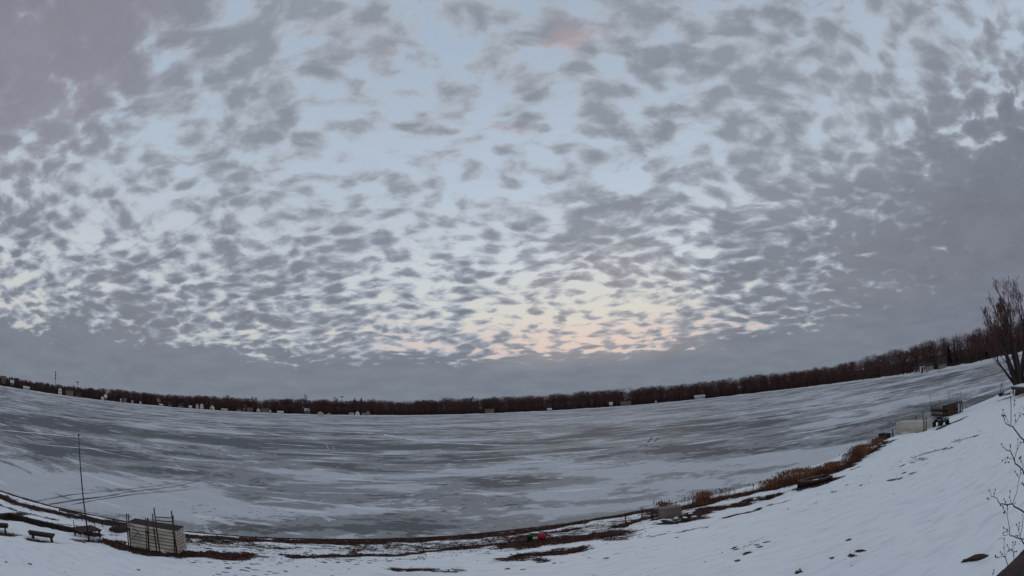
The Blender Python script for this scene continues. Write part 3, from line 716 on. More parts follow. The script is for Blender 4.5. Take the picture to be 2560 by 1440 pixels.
HS = [
    (9, 6.4, 5.2, 0, 'brown', M_ROOFB, 'large brown house at the left end of the far shore', dict(off=16, storeys=2, wins=4, raise_=1.5)),
    (30, 4.5, 2.8, 0, 'grey', M_ROOFS, 'grey shed with pale snowy roof near the left end of the far shore', dict(off=14, raise_=1.5, wins=1)),
    (66, 8.0, 1.9, 0, 'white', M_ROOFS, 'long low white boathouse right of the pale trunk on the far shore', dict(off=4, wins=3, depth=5)),
    (150, 4.4, 5.4, 1, 'white', M_ROOFS, 'tall white gabled house left of the distant water tower', dict(off=8, gable_front=True, storeys=2, wins=2)),
    (174, 9.5, 3.0, 0, 'tan', M_ROOFB, 'long tan house beside the tall white gabled house on the far shore', dict(off=7, wins=5)),
    (196, 6.0, 2.4, 0, 'rust', M_ROOFD, 'low rusty brown cottage right of the long tan house on the far shore', dict(off=6, wins=2)),
    (256, 3.6, 3.0, 1, 'white', M_ROOFD, 'small white gabled house with dark doorway, fourth white one from the left', dict(off=6, gable_front=True, arch=True, wins=1)),
    (264, 3.0, 3.2, 0, 'grey', M_ROOFS, 'narrow grey house hard against a small white gabled one', dict(off=10, wins=1)),
    (302, 1.8, 3.2, 1, 'white', M_ROOFS, 'narrow white pointed shed on the far shore', dict(off=4, gable_front=True, roof_k=.9, wins=1)),
    (312, 4.2, 2.3, 0, 'pink', M_ROOFB, 'low pinkish cottage right of the narrow white shed', dict(off=6, wins=2)),
    (331, 2.6, 2.9, 1, 'beige', M_ROOFD, 'small beige gabled hut between a pinkish cottage and a white gabled cottage', dict(off=6, gable_front=True, wins=1)),
    (351, 2.6, 2.7, 1, 'white', M_ROOFD, 'small white gabled cottage with dark doorway under the long smooth treeline', dict(off=6, gable_front=True, arch=True, wins=1)),
    (397, 3.0, 3.6, 0, 'white', M_ROOFS, 'small white two-storey house set back on the far shore', dict(off=16, storeys=2, wins=1, raise_=.6)),
    (403, 4.0, 1.4, 0, 'white', M_ROOFS, 'very low white shed in front of the small two-storey house', dict(off=3, wins=2, depth=3)),
    (425, 5.0, 2.5, 0, 'rust', M_ROOFD, 'dim reddish house between two low white sheds', dict(off=8, wins=3)),
    (452, 5.6, 2.4, 0, 'pink', M_ROOFD, 'dim pinkish cottage left of the low white shed by the cream gables', dict(off=8, wins=3)),
    (476, 3.4, 1.7, 0, 'white', M_ROOFS, 'low white shed just left of the two cream gabled houses', dict(off=4, wins=1, depth=4)),
    (493, 3.4, 4.6, 1, 'beige', M_ROOFD, 'left, duller one of two neighbouring cream gabled houses', dict(off=7, gable_front=True, storeys=2, wins=1)),
    (504.5, 4.4, 4.8, 1, 'cream', M_ROOFD, 'right, brighter one of two neighbouring cream gabled houses', dict(off=6, gable_front=True, storeys=2, wins=2)),
    (531, 5.2, 3.0, 1, 'cream', M_ROOFS, 'cream gabled house with a dark front, right of the two neighbouring cream gables', dict(off=6, gable_front=True, arch=True, wins=1, roof_k=.55)),
    (561, 7.2, 1.9, 0, 'white', M_ROOFS, 'white box-like boathouse at the waterline, middle of the left shore', dict(off=2.5, wins=2, depth=4, roof_k=.2)),
    (598, 6.0, 2.4, 0, 'pink', M_ROOFD, 'dim pinkish house right of the white box-like boathouse', dict(off=8, wins=3)),
    (612, 3.8, 4.2, 0, 'beige', M_ROOFB, 'beige two-storey house rising behind a brown cottage', dict(off=14, storeys=2, wins=2, raise_=.5)),
    (625, 6.6, 2.4, 0, 'tan', M_ROOFB, 'tan cottage in front of the beige two-storey house', dict(off=6, wins=3)),
    (646, 4.4, 3.0, 1, 'cream', M_ROOFS, 'cream gabled house with dark arched front beside the long brown roof', dict(off=6, gable_front=True, arch=True, wins=1)),
    (663, 9.5, 2.0, 0, 'beige', M_ROOFB, 'long beige house under a wide brown roof', dict(off=8, wins=4, roof_k=.6)),
    (676, 2.0, 2.6, 1, 'white', M_ROOFS, 'little white pointed hut at the right end of the long brown-roofed house', dict(off=3, gable_front=True, roof_k=.8, wins=1)),
    (701, 7.0, 1.3, 0, 'grey', M_ROOFS, 'low grey shed with snowy roof under the treeline, left of the round-crowned tree', dict(off=5, wins=2, depth=4)),
    (768, 6.0, 3.4, 0, 'grey', M_ROOFS, 'dark grey house with pale roof under the round-crowned tree', dict(off=14, wins=2)),
    (801, 7.4, 2.0, 1, 'cream', M_ROOFS, 'wide low white gabled house with a dark front, at the waterline', dict(off=4, gable_front=True, roof_k=.28, wins=3)),
    (822, 4.0, 1.2, 1, 'beige', M_ROOFS, 'small low snow-covered hut right of the wide white gabled house', dict(off=3, gable_front=True, roof_k=.35, wins=1, depth=3)),
    (872, 6.6, 4.8, 0, 'beige', M_ROOFD, 'big beige house standing higher up the far bank', dict(off=36, storeys=2, wins=3, raise_=2.0)),
    (879, 6.2, 2.2, 0, 'white', M_ROOFD, 'flat white house front below the big beige house', dict(off=8, wins=3, roof_k=.15, raise_=.8)),
    (894, 4.8, 2.6, 1, 'white', M_ROOFS, 'white gabled house with bright sloping roof below the two small evergreens', dict(off=7, gable_front=True, wins=1)),
    (909, 4.2, 2.8, 0, 'beige', M_ROOFD, 'small beige house between two bright sloping roofs', dict(off=9, wins=2)),
    (920, 5.6, 2.6, 1, 'grey', M_ROOFS, 'grey house with bright sloping roof, last of the cluster by the evergreens', dict(off=8, gable_front=True, wins=1)),
    (1224, 11.0, 2.6, 0, 'tan', M_ROOFB, 'long tan house alone at the foot of the wood, left of the lake centre', dict(off=7, wins=5, chimney=True)),
    (1374, 5.0, 1.6, 0, 'tan', M_ROOFS, 'small tan hut at the waterline right of the lake centre', dict(off=5, wins=2, depth=4)),
    (1528, 3.6, 2.8, 0, 'grey', M_ROOFS, 'small pale grey house left of the reddish cottage', dict(off=7, wins=2)),
    (1565, 12.0, 2.3, 0, 'rust', M_ROOFB, 'long low reddish cottage at the foot of the wood', dict(off=6, wins=5)),
    (1640, 2.0, 2.6, 1, 'white', M_ROOFD, 'tiny white upright hut right of the reddish cottage', dict(off=4, gable_front=True, wins=1)),
    (1750, 11.5, 2.5, 0, 'white', M_ROOFS, 'long white house with a row of dark windows on the right shore', dict(off=7, wins=5, roof_k=.35)),
    (2308, 3.6, 3.4, 0, 'white', M_ROOFD, 'white house with a tall dark arched doorway on the right shore', dict(off=4, arch=True, wins=2, roof_k=.3)),
    (2325, 4.6, 2.7, 0, 'pink', M_ROOFD, 'pinkish wing with upright dark windows right of the arched doorway', dict(off=5, wins=5, roof_k=.3, depth=5)),
    (2292, 3.0, 2.0, 0, 'beige', M_ROOFD, 'dim beige shed left of the white arched house', dict(off=4.5, wins=1, depth=4)),
    (2357, 5.0, 2.4, 0, 'tan', M_ROOFD, 'dim brown cottage right of the pinkish wing', dict(off=7, wins=3)),
]
for px, w, hgt, gf, wl, rf, lb, kw in HS: house(px, w, hgt, gf, wl, rf, lb, **kw)

# ------------------------------------------------------------------ water towers and radio mast behind the wood
def water_tower(px, dome_top, dome_bot, width_px, R0, label):
    a = P2A(px, float(np.interp(px, SKX, SKB))); b = Vector((R0 * math.sin(a), R0 * math.cos(a), 8.))
    zt, zb = TOPZ(b, px, dome_top) - 8, TOPZ(b, px, dome_bot) - 8; r = width_px / 1276.9 * R0 / 2
    o = thing('water_tower', label, 'water tower', b, 0, 'water towers beyond the wood')
    zc, hz = (zt + zb) / 2, (zt - zb) / 2
    MB().lathe([(r * math.cos(t), zc + hz * math.sin(t)) for t in np.linspace(-1.45, 1.5, 14)], 24).obj('tank', M_STEELW, o, True)
    MB().lathe([(r * .42, 0), (r * .28, 3), (r * .20, zb * .5), (r * .20, zb - 2), (r * .45, zb + .4)], 16).obj('stem', M_STEELW, o, True)
    MB().lathe([(r * 1.02, zc - .15), (r * 1.05, zc - .15), (r * 1.05, zc + .15), (r * 1.02, zc + .15)], 24).obj('walkway', M_STEELD, o)
water_tower(193, 950, 957.5, 8, 1150, 'white water tower on a slender stem above the left treeline')
water_tower(856, 987.5, 992.5, 10, 1500, 'white water tower dome just showing over the middle of the treeline')
a_ = P2A(138, 985); b_ = Vector((1400 * math.sin(a_), 1400 * math.cos(a_), 8)); h_ = TOPZ(b_, 138, 930) - 8
o_ = thing('radio_mast', 'thin dark radio mast rising above the left treeline', 'mast', b_)
m_ = MB()
for k in range(3):
    a = k * 2.094; m_.tube((math.cos(a) * .8, math.sin(a) * .8, 0), (math.cos(a) * .45, math.sin(a) * .45, h_), .28, .2, 5)
for i in range(24):
    z = h_ * i / 24
    for k in range(3):
        a, c = k * 2.094, (k + 1) * 2.094; m_.tube((math.cos(a) * .7, math.sin(a) * .7, z), (math.cos(c) * .6, math.sin(c) * .6, z + h_ / 24), .10, .10, 4)
m_.obj('lattice', M_STEELD, o_)
for z in (.98, .80, .62): MB().tube((0, 0, h_ * z - 2.2), (0, 0, h_ * z + 2.2), 1.5, 1.5, 8).obj('antenna', M_STEELD, o_)

# ------------------------------------------------------------------ beach things, left side
M_WHITEWOOD = mat('weathered_white_boards', (.70, .64, .54), .8, .35, 5., .25, (.4, 3, 3), col2=(.42, .35, .28))
M_GREYWOOD = mat('weathered_grey_boards', (.20, .19, .175), .9, .35, 6., .3, (.4, 3, 3))
M_DARKWOOD = mat('dark_wet_timber', (.040, .026, .023), .85, .35, 7., .3, (.5, 3, 3))
M_BROWNWOOD = mat('brown_timber', (.085, .048, .034), .85, .35, 7., .3, (3, 3, .5))
M_PIPE = mat('rusty_dark_pipe', (.045, .034, .030), .6, .4, 14., .1, col2=(.11, .05, .028), metal=.3)
M_POLE = mat('black_pole', (.018, .018, .020), .5, .2, 6., .05)
M_BEIGE = mat('beige_dock_skirting', (.56, .53, .45), .75, .25, 2.5, .15, (.5, 1, 2), col2=(.30, .28, .235))
M_STONE = mat('grey_stone', (.16, .15, .145), .9, .4, 4., .5)
M_SNOWCAP = mat('snow_cap', (.72, .73, .76), .7, .1, 3., .2)
M_RED = mat('faded_red_plastic', (.33, .012, .030), .5, .35, 5., .08, col2=(.18, .008, .016))
M_GREEN = mat('green_plastic', (.012, .085, .022), .5, .3, 5., .08, col2=(.008, .045, .012))
M_BLACK = mat('black_rubber', (.012, .012, .013), .8, .3, 8., .2)
M_DGREEN = mat('dark_green_paint', (.020, .034, .030), .45, .3, 5., .05, spec=.5)
M_MAROON = mat('dark_maroon_hull', (.050, .010, .013), .55, .5, 4., .1, col2=(.014, .008, .008))
M_TANBOX = mat('tan_plywood', (.20, .155, .13), .8, .25, 3., .15, (.5, 2, 2))
M_DSHING = mat('brown_roof_shingle', (.055, .030, .032), .9, .4, 9., .4)

def yaw_of(a, b): return math.atan2(b.y - a.y, b.x - a.x)

# stack of white dock sections, lying flat one on another
fl_, fr_, br_ = G(325, 1366), G(447, 1385), G(471, 1371)
rz_ = yaw_of(fl_, fr_); L_ = (fr_ - fl_).length
mid = (fl_ + fr_) / 2; nrm = Vector((-math.sin(rz_), math.cos(rz_), 0)); D_ = 1.12
top_h = TOPZ(mid, 386, 1317) - mid.z
NL = 7; lh = top_h / NL
WORD = ['lowest', 'second from the bottom', 'third from the bottom', 'middle, fourth from the bottom', 'third from the top', 'second from the top', 'topmost']
for k in range(NL):
    rg = random.Random(60 + k)
    base = mid + nrm * (D_ / 2 + rg.uniform(-.025, .025)) + Vector((math.cos(rz_), math.sin(rz_), 0)) * rg.uniform(-.04, .05)
    base.z = mid.z + k * lh + .02
    o = thing('dock_section', 'white board dock section in the beach stack, ' + WORD[k], 'dock section', base, rz_ + rg.uniform(-.010, .010), 'dock sections stacked on the beach')
    hh = lh * .93
    for s in (-1, 1): MB().box((0, s * (D_ / 2 - .02), hh * .52), (L_, .04, hh * .62)).obj('side_board', M_WHITEWOOD, o, bevel=.006)
    for i in range(5):
        y = -D_ / 2 + .05 + (i + .5) * (D_ - .1) / 5
        MB().box((0, y, hh - .014), (L_ + .03, (D_ - .1) / 5 - .035, .028)).obj('deck_board', M_DARKWOOD if k == NL - 1 else M_WHITEWOOD, o)
    for x in (-L_ / 2 + .14, 0, L_ / 2 - .14): MB().box((x, 0, hh * .42), (.045, D_ - .09, hh * .5)).obj('joist', M_GREYWOOD, o)
    for s in (-1, 1):
        for y in (-.42, -.14, .14, .42): MB().box((s * (L_ / 2 - .03), y, hh * .45), (.05, .09, hh * .84)).obj('end_block', M_WHITEWOOD, o)
# dock leg pipes standing against the stack, with their cross rails
def leg_pipe(bx_, by_, tx, ty, label, front=.10, r=.030):
    b = G(bx_, by_); t = TOPZ(b, tx, ty)
    o = thing('dock_leg_pipe', label, 'pipe', b, 0, 'dock leg pipes standing by the stack')
    d = ray(tx, ty); k = math.hypot(b.x, b.y) / math.hypot(d.x, d.y)
    dx = d.x * k - b.x; dy = d.y * k - b.y
    top = Vector((max(-.12, min(.12, dx)), max(-.12, min(.12, dy)), t - b.z))
    MB().tube((0, 0, -.05), top, r, r, 8).obj('pipe', M_PIPE, o, True)
    MB().tube((0, 0, -.02), (0, 0, .035), .085, .085, 10).obj('foot_plate', M_PIPE, o)
    MB().tube(top * .52, top * .52 + Vector((0, 0, .13)), r * 1.7, r * 1.7, 8).obj('clamp', M_PIPE, o)
    return b + top
leg_pipe(322, 1370, 316, 1284, 'leftmost of the upright pipes at the dock stack')
leg_pipe(327, 1371, 321, 1285, 'second upright pipe from the left at the dock stack')
leg_pipe(367, 1376, 365, 1294, 'thin upright pipe left of a thicker one at the middle of the dock stack', r=.022)
leg_pipe(372, 1377, 370, 1295, 'thicker upright pipe at the middle of the dock stack', r=.04)
def leg_frame(pl, pr, rails, label, extra=None):
    """Two uprights joined by cross rails: one frame."""
    (lb, lt), (rb, rt) = pl, pr
    B0, B1 = G(*lb), G(*rb)
    o = thing('pipe_rail_stand', label, 'frame', B0, 0, 'dock leg frames at the stack')
    P = []
    for B, t in ((B0, lt), (B1, rt)):
        top = Vector((-.03, .02, TOPZ(B, *t) - B.z)); off = B - B0
        MB().tube(off + Vector((0, 0, -.05)), off + top, .034, .034, 8).obj('upright', M_PIPE, o, True)
        MB().tube(off + Vector((0, 0, -.02)), off + Vector((0, 0, .035)), .085, .085, 10).obj('foot_plate', M_PIPE, o)
        P.append((off, off + top))
    for zr in rails:
        za = zr - B0.z; q = []
        for a, b in P:
            k = (za - a.z) / (b.z - a.z); q.append(a.lerp(b, k))
        MB().tube(q[0], q[1], .024, .024, 8).obj('cross_rail', M_PIPE, o, True)
z1 = TOPZ(G(400, 1381), 388, 1293); z2 = TOPZ(G(400, 1381), 390, 1302)
leg_frame(((400, 1381), (385, 1270)), ((443, 1386), (437, 1278)), (z1, z2), 'tall dock leg frame with two cross rails above the right half of the stack')
leg_pipe(392, 1379, 381, 1284, 'upright pipe just left of the tall dock leg frame')
leg_pipe(437, 1385, 433, 1289, 'upright pipe just inside the right post of the tall dock leg frame')
# loose braces leaning on the stack's front
a_, b_ = G(327, 1371), G(353, 1374)
def brace(p0, p1, label):
    q0, q1 = onray(*p0), onray(*p1)
    o = thing('dock_brace', label, 'brace', q0, 0, 'thin braces on the stack front'); MB().tube((0, 0, 0), q1 - q0, .014, .014, 6).obj('rod', M_PIPE, o)
    MB().tube((0, 0, -.02), (0, 0, .02), .03, .03, 8).obj('end_lug', M_PIPE, o)
def stackface(px, py, out=.03):
    d = ray(px, py); n = Vector((math.sin(rz_), -math.cos(rz_), 0)); p0 = mid + n * (out + .05)
    return (p0 - Vector((0, 0, CAM_H))).dot(n) / d.dot(n)
brace((328, 1312, stackface(328, 1312)), (354, 1343, stackface(354, 1343)), 'thin rod slanting down to the right across the stack front')
brace((329, 1348, stackface(329, 1348, .06)), (346, 1331, stackface(346, 1331, .06)), 'short thin rod slanting up to the right across the stack front')

# flagpole
b = G(223, 1353); ht = TOPZ(b, 197, 1087) - b.z
o = thing('flagpole', 'tall thin black pole standing in the snow left of the dock stack', 'pole', b)
d = ray(197, 1087); k = math.hypot(b.x, b.y) / math.hypot(d.x, d.y); tp = Vector((0, 0, ht))
MB().path([Vector((0, 0, -.1)), tp * .5, tp * .99], [.042, .034, .022], 10).obj('pole', M_POLE, o, True)
MB().lathe([(.022, 0), (.05, .02), (.055, .05), (.03, .09)], 10, (0, 0, ht - .06)).obj('finial', M_POLE, o, True)
MB().tube((0, 0, -.05), (0, 0, .22), .065, .06, 10).obj('ground_sleeve', M_PIPE, o)
MB().box((0, -.045, 1.1), (.05, .03, .16)).obj('rope_cleat', M_PIPE, o)
# low dark platform behind the pole
p0, p1 = G(195, 1343), G(246, 1341); c = (p0 + p1) / 2; rz = yaw_of(p0, p1)
o = thing('low_platform', 'low dark plank platform on legs with two thin corner posts, beside the tall pole', 'platform', G(219, 1343), rz)
Wd = (p1 - p0).length
for i in range(6): MB().box((0, (i - 2.5) * .17, .40), (Wd, .155, .05), taper=.99).obj('plank', M_DARKWOOD, o)
for s in (-1, 1): MB().box((s * (Wd / 2 - .14), 0, .345), (.06, 1.0, .06)).obj('bearer', M_DARKWOOD, o)
for sx in (-1, 1):
    for sy in (-1, 1): MB().box((sx * (Wd / 2 - .14), sy * .40, .15), (.07, .07, .34)).obj('leg', M_WHITEWOOD if (sx, sy) == (-1, -1) else M_DARKWOOD, o)
for x, y in ((-Wd / 2 + .2, .46), (Wd / 2 - .02, .1)): MB().box((x, y, .40), (.03, .03, .72)).obj('corner_post', M_PIPE, o)
# benches
def bench(a, b, label, hgt=.33):
    A, B = G(*a), G(*b); rz = yaw_of(A, B); L = (B - A).length
    o = thing('plank_bench', label, 'bench', (A + B) / 2, rz, 'plank benches in the snow')
    for s in (-1, 1): MB().box((0, s * .088, hgt), (L, .165, .055)).obj('seat_plank', M_DARKWOOD, o, bevel=.008)
    for s in (-1, 1):
        MB().box((s * (L / 2 - .2), 0, hgt / 2 - .03), (.07, .26, hgt)).obj('leg', M_DARKWOOD, o)
        MB().box((s * (L / 2 - .2), 0, .015), (.10, .40, .05)).obj('foot', M_DARKWOOD, o)
    MB().box((0, -.14, hgt - .07), (L - .1, .03, .09)).obj('apron', M_DARKWOOD, o)
bench((74, 1344), (140, 1360), 'plank bench standing free in the snow, left of the tall pole')
bench((-40, 1326), (24, 1333), 'plank bench cut off by the left edge of the picture')
# timber edging behind the benches
def timbers(pts, label, n=2, hgt=.14, w=.16):
    W = [G(*p) for p in pts]
    o = thing('timber_edging', label, 'edging', W[0])
    for a, b in zip(W[:-1], W[1:]):
        L = (b - a).length; k = max(1, round(L / 2.4))
        for i in range(k):
            p, q = a.lerp(b, i / k), a.lerp(b, (i + 1) / k)
            for j in range(n):
                m_ = (p + q) / 2 - W[0]; m_.z = (ground(*((p + q) / 2).xy) - W[0].z) + hgt * (j + .35); m_.x += random.uniform(-.02, .02); m_.y += .03 * j
                pitch = math.atan2(q.z - p.z, (q - p).xy.length)
                M = (Matrix.Rotation(yaw_of(p, q), 3, 'Z') @ Matrix.Rotation(-pitch, 3, 'Y'))
                MB().box(m_, ((q - p).length - .015, w, hgt - .008), M=M).obj('timber', M_DARKWOOD, o, bevel=.012)
timbers([(-60, 1305), (21, 1294), (70, 1306), (150, 1324), (222, 1338)], 'dark timber edging running behind the benches to the low platform', 2)
# low two-rail fence by the waterline
pts = [(150, 1289), (205, 1302), (257, 1318), (300, 1330)]
W = [G(*p) for p in pts]
o = thing('low_rail_fence', 'low dark two-rail fence along the waterline, left of the dock stack', 'fence', W[0])
hz = [.34, .36, .38, .46]
for w, h in zip(W, hz): MB().box(w - W[0] + Vector((0, 0, h / 2 - .05)), (.05, .05, h + .1)).obj('post', M_DARKWOOD, o)
for (a, ha), (b, hb) in zip(zip(W[:-1], hz[:-1]), zip(W[1:], hz[1:])):
    for kz, th in ((.98, .075), (.52, .04)):
        p, q = a - W[0] + Vector((0, 0, ha * kz)), b - W[0] + Vector((0, 0, hb * kz)); L = (q - p).length
        M = (q - p).to_track_quat('X', 'Z').to_matrix(); MB().box((p + q) / 2, (L + .04, .05, th), M=M).obj('rail', M_DARKWOOD, o)
# small dark upturned skiff beside the stack
p = G(298, 1330)
def hull(L, B, H, matl, o, flip=False, transom=.75):
    m = MB(); ns, nc = 12, 9; vs = []
    for i in range(ns):
        u = i / (ns - 1); w = B / 2 * (transom + (1 - transom) * math.sin(min(1, u * 2.2) * math.pi / 2)) * (1 - max(0, (u - .45) / .55) ** 2.2) + .015
        sheer = H * (1 + .35 * u ** 2.5)
        for j in range(nc):
            t = -1 + 2 * j / (nc - 1); y = w * math.copysign(abs(math.sin(t * math.pi / 2)) ** .75, t); z = sheer * abs(t) ** 3.0 + .25 * H * max(0, u - .6)
            vs.append(((u - .5) * L, y, (H * 1.25 - z) if flip else z))
    m.add(vs, [(i * nc + j, (i + 1) * nc + j, (i + 1) * nc + j + 1, i * nc + j + 1) for i in range(ns - 1) for j in range(nc - 1)] + [tuple(range(nc))])
    h = m.obj('hull', matl, o, True); sm = h.modifiers.new('thickness', 'SOLIDIFY'); sm.thickness = .035; sm.offset = 0
    return h
o = thing('upturned_skiff', 'small dark upturned skiff lying behind the left end of the dock stack', 'boat', G(305, 1328), yaw_of(G(285, 1330), G(325, 1322)))
hull(1.7, .75, .24, M_DARKWOOD, o, True); MB().box((0, 0, .31), (1.3, .035, .05)).obj('keel', M_DARKWOOD, o)

# ------------------------------------------------------------------ beach things, middle
b = G(1325, 1353)
o = thing('green_tub', 'green plastic tub on the beach left of the red ball', 'tub', b)
MB().lathe([(.02, .02), (.13, 0), (.155, .30), (.17, .31), (.17, .345), (.155, .345), (.14, .05), (.02, .045)], 20).obj('bucket', M_GREEN, o, True)
m_ = MB(); pts = [Vector((math.cos(t) * .17, 0, .33 + math.sin(t) * .10)) for t in np.linspace(0, math.pi, 9)]; m_.path(pts, [.007] * 9, 5); m_.obj('handle', M_STEELD, o)
b = G(1355, 1350)
o = thing('mooring_buoy', 'round red ball buoy lying on the beach right of the green tub', 'buoy', b, .5)
MB().lathe([(max(.02, .215 * math.cos(t)), .19 + .205 * math.sin(t)) for t in np.linspace(-1.5, 1.5, 15)], 24).obj('ball', M_RED, o, True)
MB().lathe([(.214, .165), (.224, .165), (.224, .215), (.214, .215)], 24).obj('band', M_RED, o)
MB().tube((0, 0, .38), (0, 0, .44), .035, .03, 10).obj('eye', M_RED, o)
m_ = MB(); m_.path([Vector((.2, -.05, .02)), Vector((.45, -.12, .03)), Vector((.62, .02, .02)), Vector((.85, -.06, .03))], [.018] * 4, 6); m_.obj('rope', M_MAROON, o)
b = G(1304, 1347)
o = thing('bent_stake', 'small dark bent stake sticking out of the snow left of the green tub', 'stake', b)
MB().path([Vector((.04, 0, -.05)), Vector((.02, 0, .10)), Vector((-.03, 0, .2)), Vector((-.02, 0, .28)), Vector((.05, 0, .31))], [.018] * 5, 6).obj('rod', M_POLE, o, True)
MB().lathe([(.01, 0), (.06, .0), (.05, .03), (.01, .05)], 8, (.04, 0, -.01)).obj('base_clod', M_STONE, o)
b = G(1310, 1354)
o = thing('flat_stone', 'flat dark stone lying in the snow beside the green tub', 'stone', b, .3)
def rock(s, seed, matl, o, name='stone'):
    rg = random.Random(seed); m = MB(); n, k = 9, 6; vs = []
    for i in range(k):
        t = -1.3 + 2.7 * i / (k - 1)
        for j in range(n):
            a = 2 * math.pi * j / n; w = rg.uniform(.8, 1.15)
            vs.append((s[0] * math.cos(t) * math.cos(a) * w, s[1] * math.cos(t) * math.sin(a) * w, s[2] * (.35 + math.sin(t) * rg.uniform(.85, 1.1))))
    m.add(vs, [(i * n + j, i * n + (j + 1) % n, (i + 1) * n + (j + 1) % n, (i + 1) * n + j) for i in range(k - 1) for j in range(n)] + [tuple(range(n - 1, -1, -1)), tuple((k - 1) * n + j for j in range(n))])
    return m.obj(name, matl, o)
rock((.34, .18, .05), 4, M_BLACK, o)
# tan box and posts at the water's edge
a, b2 = G(1652, 1298), G(1704, 1291); rz = yaw_of(a, b2); L = (b2 - a).length; hgt = TOPZ(a, 1650, 1275) - a.z
nb = Vector((-math.sin(rz), math.cos(rz), 0))
o = thing('tan_storage_box', 'plain tan plywood box at the foot of the reeds, end of the open beach', 'box', (a + b2) / 2 + nb * .35, rz)
for s in (-1, 1): MB().box((0, s * .33, hgt / 2), (L, .03, hgt)).obj('side_panel', M_TANBOX, o)
for s in (-1, 1): MB().box((s * (L / 2 - .016), 0, hgt / 2), (.03, .625, hgt * .99)).obj('end_panel', M_TANBOX, o)
MB().box((0, 0, hgt + .022), (L + .06, .74, .04)).obj('lid', M_TANBOX, o, bevel=.01)
for s in (-1, 1): MB().box((s * (L / 2 - .1), -.35, -.0), (.09, .02, .10)).obj('skid', M_DARKWOOD, o)
for (bx_, by_, tx, ty, lb) in [(1605, 1296, 1604, 1271, 'thin upright post in the snow left of the tan box'), (1564, 1306, 1563, 1287, 'thin upright post on the beach, second left of the tan box'), (1630, 1297, 1630, 1287, 'short dark stub post just left of the tan box')]:
    b = G(bx_, by_); h = TOPZ(b, tx, ty) - b.z; w = .05 if 'stub' not in lb else .12
    o = thing('marker_post', lb, 'post', b, .4, 'posts by the tan box'); MB().box((0, 0, h / 2 - .05), (w, w, h + .1), taper=.9).obj('shaft', M_DARKWOOD, o); MB().box((0, 0, h + .012), (w * 1.25, w * 1.25, .03)).obj('cap', M_DARKWOOD, o)
# driftwood log and stones below the box
a, b2 = G(1652, 1308), G(1702, 1313)
o = thing('driftwood_log', 'dark half-buried log in the snow below the tan box', 'log', (a + b2) / 2, yaw_of(a, b2)); L = (b2 - a).length
MB().path([Vector((-L / 2, .05, .02)), Vector((-L * .2, 0, .07)), Vector((L * .2, -.02, .08)), Vector((L / 2, .03, .05))], [.05, .10, .11, .07], 10).obj('bole', M_DARKWOOD, o, True)
MB().tube((L * .1, 0, .1), (L * .25, .22, .22), .035, .02, 6).obj('branch_stub', M_DARKWOOD, o)
rid = 0
for (px, py, s, lb) in [(1690, 1302, .30, 'dark stone above the half-buried log'), (1712, 1300, .26, 'dark stone right of the half-buried log'), (1735, 1297, .24, 'rightmost dark stone near the half-buried log'),
                        (1726, 1290, .28, 'dark stone just right of the tan box'), (1905, 1247, .3, 'dark stone under the reeds, middle of the reed bank'), (1925, 1243, .32, 'brown stone under the reeds, right of another dark stone'), (1888, 1252, .26, 'small stone at the left of three under the reeds'),
                        (1950, 1236, .24, 'small dark stone at the right end of the stones under the reeds')]:
    rid += 1; b = G(px, py); o = thing('beach_stone', lb, 'stone', b, rid, 'stones along the reed bank'); rock((s, s * .65, s * .5), 100 + rid, M_STONE if rid % 2 else M_DARKWOOD, o)
    rock((s * .7, s * .45, s * .16), 150 + rid, M_SNOWCAP, o, 'snow_cap').location = (0, 0, s * .52)

